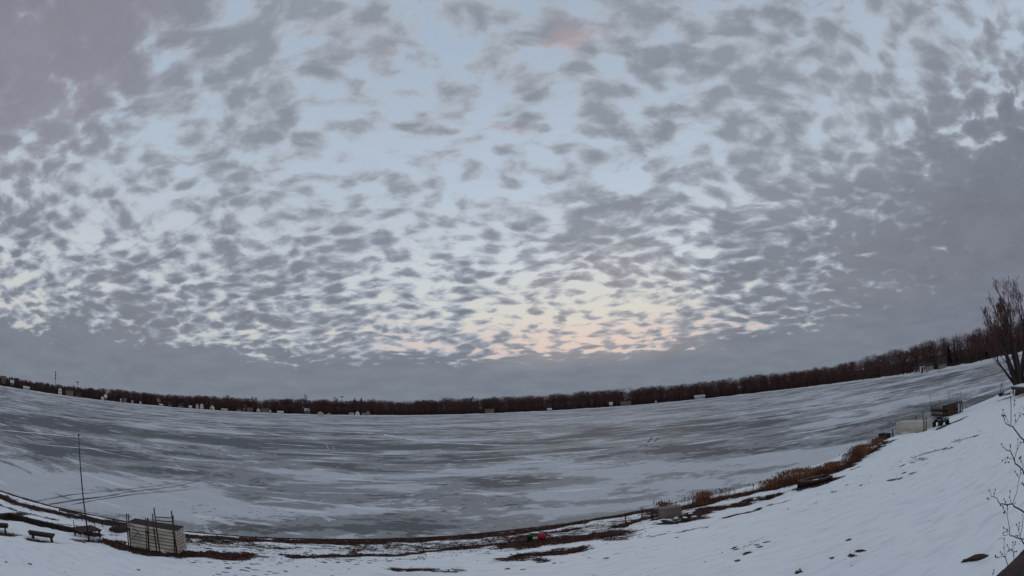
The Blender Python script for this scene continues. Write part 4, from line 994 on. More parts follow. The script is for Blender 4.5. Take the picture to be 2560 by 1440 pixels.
# ------------------------------------------------------------------ reeds along the waterline
def reeds():
    rg = np.random.default_rng(5); LINE = [(1648, 1280), (1700, 1272), (1760, 1254), (1830, 1240), (1900, 1226), (1960, 1210), (2030, 1192), (2090, 1170), (2140, 1145), (2185, 1117), (2205, 1104)]
    W = np.array([list(G(*p))[:2] for p in LINE]); seg = np.r_[0, np.cumsum(np.hypot(*np.diff(W, axis=0).T))]
    N = 17000; s = rg.uniform(0, seg[-1], N); u = s / seg[-1]
    dn = fbm(s * .9, s * 0, 71, 3); keep = rg.uniform(0, 1, N) < np.clip((dn - .40) * 4.5 + np.where(u > .22, .25, -.12), .06, 1); s = s[keep]; N = len(s)
    bx_ = np.interp(s, seg, W[:, 0]) + rg.normal(0, .18, N); by_ = np.interp(s, seg, W[:, 1]) + rg.normal(-.05, .42, N)
    bz = np.maximum(ground_np(bx_, by_), -.05)
    hmax = .20 + .74 * fbm(s * .45, s * 0, 81, 3) * np.interp(s / seg[-1], [0, .12, .3, .8, 1], [.8, .85, 1.15, 1.25, .7])
    h = hmax * rg.uniform(.35, 1.05, N); a = rg.uniform(0, 6.28, N); ln = rg.normal(0, .30, N) * h; la = rg.uniform(0, 6.28, N)
    w = rg.uniform(.003, .010, N) * (1 + np.hypot(bx_, by_) / 60)
    p0 = np.stack([bx_, by_, bz - .03], -1); mid_ = p0 + np.stack([np.cos(la) * ln * .4, np.sin(la) * ln * .4, h * .55], -1); p1 = p0 + np.stack([np.cos(la) * ln, np.sin(la) * ln, h], -1)
    sd = np.stack([np.cos(a) * w, np.sin(a) * w, 0 * w], -1)
    V_ = np.stack([p0 - sd, p0 + sd, mid_ + sd * .8, mid_ - sd * .8, p1], 1).reshape(-1, 3)
    o5 = (np.arange(N) * 5)[:, None]
    F3 = np.concatenate([o5 + np.array([0, 1, 2]), o5 + np.array([0, 2, 3]), o5 + np.array([3, 2, 4])])
    # fluffy seed heads on the taller stems
    tall = h > hmax * .72; q = p1[tall]; k = len(q); hs = rg.uniform(.10, .2, k); ws = rg.uniform(.02, .045, k); aa = rg.uniform(0, 6.28, k); sd2 = np.stack([np.cos(aa) * ws, np.sin(aa) * ws, 0 * ws], -1)
    up = np.stack([0 * hs, 0 * hs, hs], -1)
    V2 = np.stack([q - up * .5, q + sd2, q + up * .7, q - sd2], 1).reshape(-1, 3); o4 = (np.arange(k) * 4)[:, None] + len(V_)
    F3 = np.concatenate([F3, o4 + np.array([0, 1, 2]), o4 + np.array([0, 2, 3])])
    return np.concatenate([V_, V2]), F3
M_REED = mat('dead_reeds', (.34, .165, .095), .9, .5, .8, 0., spec=.1, col2=(.10, .042, .030))
v_, f_ = reeds(); o = np_mesh('reed_bank', v_, f_, M_REED, smooth=False)
tag(o, 'band of brown dead reeds along the waterline of the right shore', 'reeds', kind='stuff')

# ------------------------------------------------------------------ dead grass, litter and clods where the snow has melted through
def litter():
    rg = np.random.default_rng(9)
    w = bare * ((np.abs(gx) < 62) & (GS.ravel() > .1) & (GS.ravel() < 22)); w = np.where(w > .55, w, 0) * (np.gradient(GX, axis=0) * np.abs(np.gradient(GS, axis=1))).ravel()
    w = w + speck * (speck > .25) * ((GS.ravel() > .3) & (GS.ravel() < 22)) * (np.gradient(GX, axis=0) * np.abs(np.gradient(GS, axis=1))).ravel() * .10
    N = 42000; i = rg.choice(len(gx), N, p=w / w.sum())
    x = gx[i] + rg.normal(0, .12, N); y = gy[i] + rg.normal(0, .12, N); z = ground_np(x, y)
    keep = fbm(x * 1.5, y * 1.5, 17, 3) > .42; x, y, z = x[keep], y[keep], z[keep]; N = len(x)
    h = rg.uniform(.03, .13, N); a = rg.uniform(0, 6.28, N); ln = rg.uniform(.02, .16, N); wd_ = rg.uniform(.004, .012, N); la = rg.uniform(0, 6.28, N)
    p0 = np.stack([x, y, z - .01], -1); p1 = p0 + np.stack([np.cos(la) * ln, np.sin(la) * ln, h], -1); sd = np.stack([np.cos(a) * wd_, np.sin(a) * wd_, 0 * wd_], -1)
    return np.stack([p0 - sd, p0 + sd, p1], 1).reshape(-1, 3)
v_ = litter(); o = np_mesh('dead_grass', v_, np.arange(len(v_)).reshape(-1, 3), mat('dead_grass_blades', (.12, .075, .045), .9, .5, 1.5, 0., spec=.1, col2=(.030, .018, .012)), smooth=False)
tag(o, 'matted dead grass and litter where the beach snow has melted', 'grass', kind='stuff')
def clods(n, seed):
    rg = np.random.default_rng(seed); ar = (np.gradient(GX, axis=0) * np.abs(np.gradient(GS, axis=1))).ravel()
    w = ar * ((np.abs(gx) < 60) & (GS.ravel() > .2) & (GS.ravel() < 24)) * (np.where(bare > .5, 1., 0) + speck * 1.2 + .012)
    i = rg.choice(len(gx), n, p=w / w.sum()); x = gx[i] + rg.normal(0, .1, n); y = gy[i] + rg.normal(0, .1, n); z = ground_np(x, y) + .02
    s = rg.uniform(.015, .055, n) * (1 + .5 * (rg.uniform(0, 1, n) > .9)); base = np.array([(1, 0, 0), (0, 1, 0), (-1, 0, 0), (0, -1, 0), (0, 0, .7), (0, 0, -.7)], float)
    j = base[None] * (s[:, None, None] * rg.uniform(.6, 1.4, (n, 6, 1))); an = rg.uniform(0, 6.28, n); c, sn = np.cos(an)[:, None], np.sin(an)[:, None]
    V_ = np.stack([x[:, None] + j[..., 0] * c - j[..., 1] * sn, y[:, None] + j[..., 0] * sn + j[..., 1] * c, z[:, None] + j[..., 2]], -1).reshape(-1, 3)
    f = np.array([(0, 1, 4), (1, 2, 4), (2, 3, 4), (3, 0, 4), (1, 0, 5), (2, 1, 5), (3, 2, 5), (0, 3, 5)]); return V_, (np.arange(n)[:, None, None] * 6 + f[None]).reshape(-1, 3)
v_, f_ = clods(4200, 3); o = np_mesh('soil_clods', v_, f_, mat('soil_clod', (.030, .019, .015), .95, .5, 4., 0., spec=.05), smooth=False)
tag(o, 'small dark clods and pebbles scattered through the beach snow', 'clods', kind='stuff')

# ------------------------------------------------------------------ right shore things
# dark maroon boat in the snow
a, b2 = G(2003, 1221), G(2080, 1197); L = (b2 - a).length
o = thing('beached_boat', 'dark maroon rowboat beached in the snow below the reeds', 'boat', (a + b2) / 2 + Vector((-.1, .3, -.06)), yaw_of(b2, a))
hh = .34
hull(L, 1.15, hh, M_MAROON, o)
for x in (-L * .28, L * .08): MB().box((x, 0, hh * .72), (.24, 1.0, .035)).obj('thwart', M_DARKWOOD, o)
for s in (-1, 1):
    m_ = MB(); pts = []
    for u in np.linspace(0, .95, 9):
        w = 1.15 / 2 * (.75 + .25 * math.sin(min(1, u * 2.2) * math.pi / 2)) * (1 - max(0, (u - .45) / .55) ** 2.2) + .015
        pts.append(Vector(((u - .5) * L, s * w, hh * (1 + .35 * u ** 2.5) + .25 * hh * max(0, u - .6))))
    m_.path(pts, [.028] * 9, 6); m_.obj('gunwale', M_GREYWOOD, o, True)
MB().box((-L * .1, 0, hh * .5), (L * .5, .82, .08)).obj('snow_fill', M_SNOWCAP, o, bevel=.03)
# dark bin, post, rubble
a, b2 = G(2206, 1098), G(2226, 1095); L = (b2 - a).length
o = thing('dark_bin', 'dark lidded bin at the water edge right of the reeds', 'bin', (a + b2) / 2 + Vector((0, .3, 0)), yaw_of(a, b2))
h = max(.4, TOPZ((a + b2) / 2, 2217, 1085) - a.z); MB().box((0, 0, h * .42), (L, .6, h * .86)).obj('body', M_BLACK, o, bevel=.03); MB().box((.02, 0, h * .92), (L * 1.04, .66, h * .14), taper=.92).obj('lid', M_BLACK, o, bevel=.02)
for s in (-1, 1): MB().tube((s * L * .3, -.31, h * .7), (s * L * .18, -.31, h * .7), .02, .02, 6).obj('handle', M_STEELD, o)
b = G(2232, 1093); h = TOPZ(b, 2232, 1073) - b.z
o = thing('marker_post', 'dark upright post between the dark bin and the beige dock pile', 'post', b, .2, 'posts by the beige dock pile'); MB().box((0, 0, h / 2 - .1), (.10, .10, h + .2), taper=.8).obj('shaft', M_DARKWOOD, o); MB().box((0, -.02, .06), (.22, .22, .14)).obj('footing', M_STONE, o)
for i, (px, py, s, lb, mt_) in enumerate([(2201, 1113, .45, 'left block of the broken concrete heap at the end of the reeds', M_STONE), (2214, 1108, .6, 'right block of the broken concrete heap at the end of the reeds', M_STONE), (2207, 1118, .4, 'dark lower block of the broken concrete heap at the end of the reeds', M_DARKWOOD)]):
    b = G(px, py); o = thing('concrete_block', lb, 'rubble', b, .5 + i, 'broken concrete at the end of the reeds'); rock((s, s * .55, s * .36), 500 + i, mt_, o, 'block'); rock((s * .6, s * .4, s * .1), 510 + i, M_SNOWCAP, o, 'snow_cap').location = (0, .05, s * .38)
# beige pile of dock sections with skirting
a, b2 = G(2241, 1088), G(2311, 1078); rz = yaw_of(a, b2); L = (b2 - a).length; nb = Vector((-math.sin(rz), math.cos(rz), 0)); h = TOPZ((a + b2) / 2, 2278, 1055) - ((a + b2) / 2).z
NB = 5
for k in range(NB):
    base = (a + b2) / 2 + nb * .6; base.z += k * h / NB + .03
    o = thing('beige_dock_section', 'smooth beige dock section in the pile by the dark bin, ' + ['bottom one', 'second from the bottom', 'middle one', 'second from the top', 'top one'][k], 'dock section', base, rz, 'beige dock sections piled on the right shore')
    hh = h / NB - .006
    for s in (-1, 1): MB().box((0, s * .58, hh / 2), (L, .035, hh)).obj('side_board', M_BEIGE, o)
    for s in (-1, 1): MB().box((s * (L / 2 - .02), 0, hh / 2), (.036, 1.12, hh * .98)).obj('end_board', M_BEIGE, o)
    for i in range(5): MB().box((0, (i - 2) * .225, hh - .015), (L - .08, .205, .025)).obj('deck_board', M_BEIGE, o)
def pipe_thing(bx_, by_, tx, ty, lb, r=.035, grp='pipes at the beige dock pile', m=None, name='dock_leg_pipe', back=0.):
    b = G(bx_, by_) + nb * back; b.z = max(ground(b.x, b.y), 0); h = TOPZ(b, tx, ty) - b.z
    o = thing(name, lb, 'pipe', b, 0, grp); MB().tube((0, 0, -.05), (0, 0, h), r, r, 8).obj('pipe', m or M_PIPE, o, True); MB().tube((0, 0, -.02), (0, 0, .04), r * 2.4, r * 2.4, 10).obj('foot_plate', m or M_PIPE, o)
    MB().tube((0, 0, h - .1), (0, 0, h - .02), r * 1.8, r * 1.8, 8).obj('collar', m or M_PIPE, o)
pipe_thing(2310, 1079, 2309, 1047, 'brown pipe at the right end of the beige dock pile', .06, m=M_BROWNWOOD)
pipe_thing(2316, 1077, 2315, 1044, 'dark pipe standing just right of the beige dock pile', .045)
pipe_thing(2308, 1060, 2308, 1027, 'pipe with a hooked foot behind the right end of the beige pile', .05)
pipe_thing(2291, 1067, 2291, 1040, 'thin pipe behind the beige pile, right of centre', .035)
pipe_thing(2267, 1070, 2267, 1051, 'short thin pipe behind the middle of the beige pile', .035)
# white board leaning by the vehicle
b = G(2322, 1072); h = .85
o = thing('white_board', 'white triangular board leaning between the beige pile and the dark vehicle', 'board', b, rz)
M_ = Matrix.Rotation(-.25, 3, 'X'); m_ = MB(); q = [Vector((-.35, 0, 0)), Vector((.40, 0, .1)), Vector((-.15, 0, h))]
m_.add([M_ @ (v + Vector((0, y, 0))) for y in (-.02, .02) for v in q], [(0, 1, 2), (5, 4, 3), (0, 3, 4, 1), (1, 4, 5, 2), (2, 5, 3, 0)]); m_.obj('panel', M_STEELW, o); MB().box((-.1, .12, .03), (.5, .06, .06)).obj('foot_rail', M_TRIM, o)
# dark four-wheeler
b = (G(2330, 1073) + G(2357, 1062)) / 2
o = thing('quad_bike', 'dark four-wheeled quad bike parked between the beige pile and the grey dock stack', 'vehicle', b + nb * .5, rz - .15)
o.location.z = ground(o.location.x, o.location.y)
for sx in (-1, 1):
    for sy in (-1, 1):
        w = MB().tube((sx * .62, sy * .52 - .12, .30), (sx * .62, sy * .52 + .12, .30), .30, .30, 18).obj('wheel', M_BLACK, o, True)
        MB().tube((sx * .62, sy * .64 - .02, .30), (sx * .62, sy * .64 + .02, .30), .13, .13, 12).obj('rim', M_STEELD, w)
MB().add([(-.95, -.3, .42), (.95, -.3, .42), (.95, .3, .42), (-.95, .3, .42), (-.9, -.34, .72), (.3, -.26, .78), (.95, -.36, .86), (.95, .36, .86), (.3, .26, .78), (-.9, .34, .72)],
         [(3, 2, 1, 0), (0, 1, 6, 5, 4), (2, 3, 9, 8, 7), (1, 2, 7, 6), (3, 0, 4, 9), (4, 5, 8, 9), (5, 6, 7, 8)]).obj('body', M_DGREEN, o, bevel=.04)
for sx in (-1, 1):
    for sy in (-1, 1): MB().box((sx * .62, sy * .5, .70), (.72, .34, .05), M=Matrix.Rotation(.12 * sx, 3, 'Y')).obj('fender', M_DGREEN, o, bevel=.02)
MB().box((-.25, 0, .86), (.75, .34, .16), taper=.85).obj('seat', M_BLACK, o, bevel=.04)
MB().tube((.45, 0, .8), (.32, 0, 1.12), .035, .03, 8).obj('steering_post', M_STEELD, o); MB().tube((.30, -.38, 1.13), (.30, .38, 1.13), .02, .02, 8).obj('handlebar', M_BLACK, o)
for x in (-.75, .72): MB().box((x, 0, .93), (.5, .72, .035)).obj('cargo_rack', M_STEELD, o)
for s in (-1, 1): MB().tube((.93, s * .2, .74), (.97, s * .2, .74), .07, .07, 10).obj('headlight', M_TRIM, o)
# grey dock stack with thin poles
a, b2 = G(2326, 1043), G(2376, 1041); rz2 = yaw_of(a, b2); L = (b2 - a).length; nb2 = Vector((-math.sin(rz2), math.cos(rz2), 0)); h = TOPZ((a + b2) / 2, 2350, 1016) - ((a + b2) / 2).z
for k in range(4):
    base = (a + b2) / 2 + nb2 * .6; base.z += k * h / 4 + .02
    o = thing('grey_dock_section', 'weathered grey dock section in the stack behind the quad bike, ' + ['bottom one', 'second from the bottom', 'second from the top', 'top one'][k], 'dock section', base + Vector((random.uniform(-.1, .1), 0, 0)), rz2 + random.uniform(-.03, .03), 'grey dock sections behind the quad bike')
    hh = h / 4 - .10
    for s in (-1, 1): MB().box((0, s * .55, hh / 2), (L, .05, hh)).obj('side_rail', M_GREYWOOD if k % 2 else M_DARKWOOD, o)
    for i in range(7): MB().box(((i - 3) * L / 7.2, 0, hh + .018), (L / 7.2 - .06, 1.1, .03)).obj('deck_board', M_GREYWOOD, o)
    for s in (-1, 1): MB().box((s * L * .42, 0, hh + .065), (.09, 1.0, .062)).obj('spacer', M_DARKWOOD, o)
nb = nb2
M_GALV = mat('galvanised_pipe', (.20, .205, .215), .45, .2, 8., .05, metal=.6)
for (bx_, by_, tx, ty, lb, mt_) in [(2326, 1044, 2325, 990, 'thin pole at the left end of the grey dock stack', M_GALV), (2349, 1043, 2348, 1001, 'short dark pole in the middle of the grey dock stack', M_PIPE), (2373, 1040, 2372, 982, 'tall thin pole at the left corner of the brown slatted crib', M_GALV),
                               (2394, 1037, 2394, 984, 'tall thin pole right of centre of the brown slatted crib', M_GALV), (2401, 1034, 2400, 979, 'tallest thin pole at the right end of the brown slatted crib', M_GALV)]:
    pipe_thing(bx_, by_, tx, ty, lb, .03, 'thin poles at the grey dock stack', mt_, 'thin_pole', .1)
# brown slatted crib
a, b2 = G(2371, 1043), G(2407, 1030); rz3 = yaw_of(a, b2); L = (b2 - a).length; nb3 = Vector((-math.sin(rz3), math.cos(rz3), 0)); h = TOPZ((a + b2) / 2, 2389, 1007) - ((a + b2) / 2).z
o = thing('slatted_crib', 'brown upright-slatted wooden crib at the right end of the grey dock stack', 'crib', (a + b2) / 2 + nb3 * .5, rz3)
ns = 9
for s in (-1, 1):
    for i in range(ns):
        if s < 0 and i in (6, 8): continue
        MB().box(((i + .5) / ns * L - L / 2, s * .5, h / 2), (L / ns * .72, .03, h * random.uniform(.94, 1.0)), M=Matrix.Rotation(random.uniform(-.04, .04), 3, 'Y')).obj('slat', M_BROWNWOOD, o)
for s in (-1, 1):
    for z in (.1, .9): MB().box((0, s * .46, h * z), (L, .05, .09)).obj('rail', M_BROWNWOOD, o)
    for x in (-1, 1): MB().box((x * (L / 2 - .05), s * .46, h / 2), (.09, .09, h * 1.06)).obj('post', M_DARKWOOD, o)
MB().box((0, 0, h * .97), (L * .98, .86, .06)).obj('top_deck', M_DARKWOOD, o)
MB().tube((L * .22, -.52, 0), (L * .44, -.52, h * .95), .04, .04, 6).obj('diagonal_brace', M_DARKWOOD, o)
# far right: raft on trestles, A-frame
a, b2 = G(2528, 999), G(2600, 985); rz4 = yaw_of(a, b2); L = (b2 - a).length; h = max(.9, TOPZ(a, 2528, 978) - a.z); nb4 = Vector((-math.sin(rz4), math.cos(rz4), 0))
o = thing('swim_raft', 'grey plank swim raft on trestles under the big cottonwood', 'raft', (a + b2) / 2 + nb4 * 1., rz4)
for i in range(10): MB().box(((i - 4.5) * L / 10, 0, h), (L / 10 - .03, 2.0, .05)).obj('plank', M_GREYWOOD, o)
for s in (-1, 1): MB().box((0, s * .94, h - .16), (L * .98, .08, .24)).obj('side_beam', M_DARKWOOD, o)
for x in (-.45, 0, .45):
    for s in (-1, 1): MB().box((x * L, s * .82, (h - .28) / 2), (.14, .14, h - .28)).obj('trestle_leg', M_GREYWOOD, o)
MB().box((0, -.2, h + .06), (L * .9, 1.3, .07)).obj('snow_cover', M_SNOWCAP, o, bevel=.03)
b = G(2506, 991); h = TOPZ(b, 2507, 958) - b.z
o = thing('boat_hoist_frame', 'small dark A-frame hoist at the waterline left of the swim raft', 'frame', b, -.6)
for s in (-1, 1): MB().tube((s * .42, 0, -.05), (s * .05, .1, h), .04, .035, 6).obj('leg', M_POLE, o)
MB().tube((0, 1.1, -.1), (0, .1, h), .04, .035, 6).obj('back_leg', M_POLE, o); MB().tube((-.26, .04, h * .38), (.26, .04, h * .38), .035, .035, 6).obj('cross_bar', M_POLE, o)
MB().box((0, .35, .28), (.9, .7, .34)).obj('winch_box', M_BLACK, o, bevel=.03)
a, b2 = G(2513, 990), G(2560, 970)
o = thing('leaning_dock_section', 'snow-topped dock section leaning from the A-frame toward the big cottonwood', 'dock section', (a + b2) / 2 + Vector((0, 0, .5)), yaw_of(a, b2)); L = (b2 - a).length
for i in range(3): MB().box((0, (i - 1) * .4, 0), (L, .36, .05), M=Matrix.Rotation(-.10, 3, 'Y')).obj('deck_board', M_GREYWOOD, o)
for x in (-.4, .4): MB().box((x * L, 0, -.12 + x * .1 * L), (.1, 1.2, .16)).obj('joist', M_DARKWOOD, o)
for x in (-.4, .4): MB().box((x * L, 0, -.42 + x * .05 * L), (.12, .12, .5)).obj('prop', M_DARKWOOD, o)
MB().box((0, 0, .055), (L * .96, 1.0, .05), M=Matrix.Rotation(-.10, 3, 'Y')).obj('snow_cover', M_SNOWCAP, o)

# ------------------------------------------------------------------ the big cottonwood at the right edge
b = G(2551, 984); b.z -= .1; h = 1.06 * (TOPZ(b, 2540, 692) - b.z)
M_COTT = mat('cottonwood_bark', (.046, .032, .030), .9, .4, 3., .4, (1, 1, .3))
o = thing('cottonwood_tree', 'big many-stemmed bare cottonwood at the right edge, standing on the shore', 'tree', b)
t_, c_ = MB(), MB()
t_.tube((0, 0, -.3), (0, 0, .9), .95, .70, 14)
rgC = random.Random(8)
rt = Vector((b.y, -b.x, 0)).normalized()           # to the right as seen from the house
fw = Vector((b.x, b.y, 0)).normalized()
def cott(p, d, L, r, lv, out=None):
    n = 5; q = p
    for i in range(n):
        bend = Vector((0, 0, .10)) if lv else (out or Vector()) * (-.02 + .03 * i) + Vector((0, 0, .03))
        d = (d + Vector((rgC.gauss(0, .07), rgC.gauss(0, .07), 0)) + bend).normalized(); nx_ = q + d * (L / n)
        ra, rb = r * (1 - .13 * i), r * (1 - .13 * (i + 1)); (t_ if lv < 2 else c_).tube(q, nx_, max(ra, .016), max(rb, .011), 8 if lv < 2 else (5 if lv == 2 else 3), cap=False); q = nx_
        if lv < 4 and i >= (2 if lv == 0 else 1) and rgC.random() < (.85 if lv else .9):
            sd = Vector((rgC.gauss(0, 1), rgC.gauss(0, 1), rgC.uniform(-.1, .6))).normalized()
            cott(q, (d + sd * .6).normalized(), L * rgC.uniform(.30, .46) if lv < 2 else L * rgC.uniform(.45, .7), rb * .42, lv + 1)
    if lv < 4:
        for _ in range(2):
            sd = Vector((rgC.gauss(0, 1), rgC.gauss(0, 1), rgC.uniform(0, .6))).normalized(); cott(q, (d + sd * .42).normalized(), L * rgC.uniform(.36, .52), r * .34, lv + 1)
for ang, dep, k in ((-.46, .1, .62), (-.38, -.3, .80), (-.30, .3, .66), (-.22, -.1, .92), (-.13, .2, .84), (-.04, -.2, 1.0), (.07, .15, .98), (.18, -.1, .92), (.30, .2, .8), (.42, 0, .7), (-.28, .7, .6), (.15, .7, .7)):
    o3 = rt * math.sin(ang)
    d = (o3 * 1.1 + Vector((0, 0, 1)) * math.cos(ang) + fw * dep * .4).normalized()
    cott(Vector((0, 0, .75)) + o3 * .5 + fw * dep * .4, d, h * k * .60, .27, 0, -o3)
tz = max(v[2] for v in c_.v); kz = h / tz
t_.v = [(x * 1.0, y * 1.0, z * kz) for x, y, z in t_.v]; c_.v = [(x * 1.0, y * 1.0, z * kz) for x, y, z in c_.v]
t_.obj('trunk', M_COTT, o, True); c_.obj('crown', M_TWIG, o)

# ------------------------------------------------------------------ foreground: debris, shrub twigs, porch roof corner
b = G(2437, 1404)
o = thing('bark_slab', 'dark slab of bark lying alone in the foreground snow at the right', 'debris', b, -.72)
m_ = MB(); n = 12; vs = []
for k_ in range(2):
    for i in range(n):
        a = 2 * math.pi * i / n; w = [1, .9, .75, .85, .8, .95, 1.05, .8, .7, .8, .75, .9][i]
        vs.append((.36 * math.cos(a) * w * (1 - .15 * k_), .15 * math.sin(a) * w, .02 + k_ * (.05 + .05 * math.cos(a * 1.0 + 2) ** 2)))
m_.add(vs, [tuple(range(n - 1, -1, -1)), tuple(range(n, 2 * n))] + [(i, (i + 1) % n, n + (i + 1) % n, n + i) for i in range(n)]); m_.obj('slab', M_DARKWOOD, o)
MB().tube((-.30, .02, .07), (.32, -.02, .09), .028, .02, 6).obj('ridge', M_BROWNWOOD, o)

# porch roof below and right of the camera: its eave cuts the corner of the picture
zr = 5.55
q0, q1 = ICE(2495, 1440, zr), ICE(2560, 1377, zr)
e = (q1 - q0).normalized(); inn = Vector((e.y, -e.x, 0))
if inn.dot(Vector((1, 0, 0))) < 0: inn = -inn
o = thing('porch_roof', 'dark brown shingled porch roof corner at the bottom right', 'roof', q0, math.atan2(e.y, e.x))
sg = 1 if (Matrix.Rotation(-math.atan2(e.y, e.x), 3, 'Z') @ inn).y > 0 else -1
X0, X1 = -3.2, 3.4
for i in range(7):
    y0 = i * .22; rise = .10
    m_ = MB(); zA, zB = y0 * .30, (y0 + .30) * .30
    for j in range(18):
        xa = X0 + (X1 - X0) * j / 18 + (.09 if i % 2 else 0); xb = xa + (X1 - X0) / 18 - .012; dz = random.uniform(0, .006)
        m_ = MB(); m_.add([(xa, sg * y0, zA + dz), (xb, sg * y0, zA + dz), (xb, sg * (y0 + .30), zB - .012), (xa, sg * (y0 + .30), zB - .012), (xa, sg * y0, zA + .016 + dz), (xb, sg * y0, zA + .016 + dz), (xb, sg * (y0 + .30), zB + .002), (xa, sg * (y0 + .30), zB + .002)],
                 [(0, 1, 2, 3), (7, 6, 5, 4), (0, 4, 5, 1), (1, 5, 6, 2), (2, 6, 7, 3), (3, 7, 4, 0)]).obj('shingle', M_DSHING, o)
MB().box(((X0 + X1) / 2, sg * .05, -.10), (X1 - X0, .03, .17)).obj('fascia', M_DSHING, o)
MB().box(((X0 + X1) / 2, sg * .62, .03), (X1 - X0, 1.1, .04), M=Matrix.Rotation(sg * .29, 3, 'X')).obj('sheathing', M_DARKWOOD, o)
for x in (X0 + .3, X1 - .3): MB().box((x, sg * .35, (ground(q0.x, q0.y) - zr) / 2), (.14, .14, zr - ground(q0.x, q0.y) - .1)).obj('post', M_DARKWOOD, o)

# bare shrub-like tree reaching into the picture from the right, close to the camera
M_NEARTW = mat('near_twig_bark', (.020, .018, .018), .8, .3, 20., .2)
o = thing('ornamental_tree', 'bare budding branches of a small tree close by at the right edge', 'tree', Vector((0, 0, 0)))
DB = 5.6
def br(pts, r0, r1, dist=DB, jit=.0):
    P = [onray(x, y, dist + jit * i) for i, (x, y) in enumerate(pts)]
    # soften: subdivide with slight wobble
    Q = [P[0]]
    for a, b in zip(P[:-1], P[1:]):
        for t in (.5, 1.): Q.append(a.lerp(b, t) + (Vector((random.gauss(0, 1), random.gauss(0, 1), random.gauss(0, 1))) * .006 if t < 1 else Vector()))
    return Q, list(np.linspace(r0, r1, len(Q)))
Zc = lambda pts: [(2400 + x / 3.275, 1000 + y / 3.275) for x, y in pts]
LIMBS = [  # pixel runs in a 3.275x enlargement whose corner is (2400, 1000)
    ([(700, 480), (600, 420), (524, 330), (470, 270), (430, 215), (395, 200), (370, 185), (360, 150)], 15, 5), ([(416, 205), (418, 100), (416, -20), (414, -40)], 7, 5), ([(370, 160), (345, 125)], 3, 2), ([(395, 190), (372, 130), (352, 80)], 4, 2), ([(372, 130), (345, 125)], 2.5, 1.5), ([(440, 215), (455, 170), (450, 125)], 3, 2), ([(432, 60), (448, 5)], 3, 2),
    ([(455, 190), (490, 130), (524, 118)], 4, 2.5), ([(470, 108), (524, 122), (600, 150)], 3, 6), ([(500, 45), (524, 70), (580, 90)], 2, 5),
    ([(720, 760), (600, 690), (524, 605), (480, 540), (445, 490), (410, 415), (380, 410), (350, 385), (340, 362)], 15, 3), ([(445, 490), (470, 400), (475, 320)], 6, 2.5), ([(470, 400), (495, 350), (520, 345)], 3, 2), ([(410, 415), (410, 370)], 4, 3), ([(440, 485), (390, 470), (345, 498)], 4, 2), ([(390, 475), (370, 515), (400, 510)], 2.5, 1.5), ([(524, 560), (500, 500), (485, 478)], 4, 2.5), ([(500, 500), (498, 465)], 2.5, 1.5),
    ([(740, 1040), (620, 990), (524, 920), (470, 885), (430, 850), (380, 858), (345, 850), (310, 825), (285, 800), (255, 790), (238, 740)], 14, 3), ([(432, 850), (465, 760), (485, 640)], 6, 5), ([(485, 640), (450, 585)], 4, 2), ([(485, 640), (498, 600), (495, 575)], 4, 2), ([(285, 800), (280, 765), (288, 735)], 3, 1.5), ([(252, 800), (222, 804)], 2, 1.5), ([(420, 848), (405, 795), (410, 748)], 4, 3), ([(380, 858), (360, 812)], 3, 1.5), ([(345, 850), (330, 862), (350, 870)], 4, 2), ([(445, 850), (452, 838)], 6, 5),
    ([(500, 680), (524, 690), (600, 720)], 4, 6), ([(510, 665), (524, 700)], 3, 2),
    ([(760, 1330), (640, 1240), (524, 1180), (500, 1138), (430, 1112), (405, 1095), (400, 1020), (385, 930)], 13, 4), ([(385, 930), (355, 885)], 3, 2), ([(385, 930), (388, 870)], 3, 2), ([(370, 920), (358, 922)], 3, 2), ([(405, 1095), (350, 1110), (355, 1080), (385, 1078)], 4, 2), ([(360, 1130), (312, 1145)], 3, 4), ([(405, 1085), (385, 1060), (355, 1045)], 3, 1.5), ([(500, 1138), (495, 1105), (510, 1040), (515, 985), (508, 935)], 6, 4), ([(495, 1105), (480, 1060), (462, 1020)], 4, 1.5), ([(480, 1060), (485, 1005)], 3, 1.5), ([(490, 1110), (458, 1108)], 3, 2), ([(700, 1190), (600, 1160), (524, 1140), (500, 1138)], 10, 6),
    ([(420, 1500), (392, 1355), (370, 1285), (345, 1280), (305, 1290)], 8, 3), ([(370, 1285), (360, 1210), (362, 1140)], 4, 2), ([(360, 1280), (330, 1245)], 3, 2), ([(375, 1270), (395, 1235), (425, 1225)], 3, 1.5), ([(305, 1290), (290, 1275)], 2, 1.5), ([(450, 1500), (442, 1310), (432, 1240), (432, 1165)], 6, 2), ([(432, 1240), (405, 1225), (385, 1188)], 4, 2), ([(432, 1240), (462, 1240)], 2.5, 1.5), ([(432, 1195), (452, 1165)], 2.5, 1.5), ([(265, 1500), (270, 1420), (278, 1395)], 4, 2),
]
pxm = DB / 1276.9 / 3.275        # metres per enlarged pixel at that distance
BUDS = []
for pts, w0, w1 in LIMBS:
    Q, rs = br(Zc(pts), w0 * pxm * .5, max(w1 * pxm * .5, .0022), DB + random.uniform(-.05, .05))
    MB().path(Q, rs, 6).obj('branch', M_NEARTW, o, True)
    for q in (Q[-1], Q[len(Q) // 2]):
        if w1 <= 3: BUDS.append(q)
bud_me = MB().lathe([(.002, -.012), (.0065, -.004), (.007, .003), (.002, .013)], 6).mesh('bud', True); bud_me.materials.append(M_NEARTW)
for q in BUDS:
    bd = bpy.data.objects.new('bud', bud_me); COL.objects.link(bd); bd.parent = o; bd.location = q; bd.rotation_euler = (random.uniform(-.6, .6), random.uniform(-.6, .6), 0)
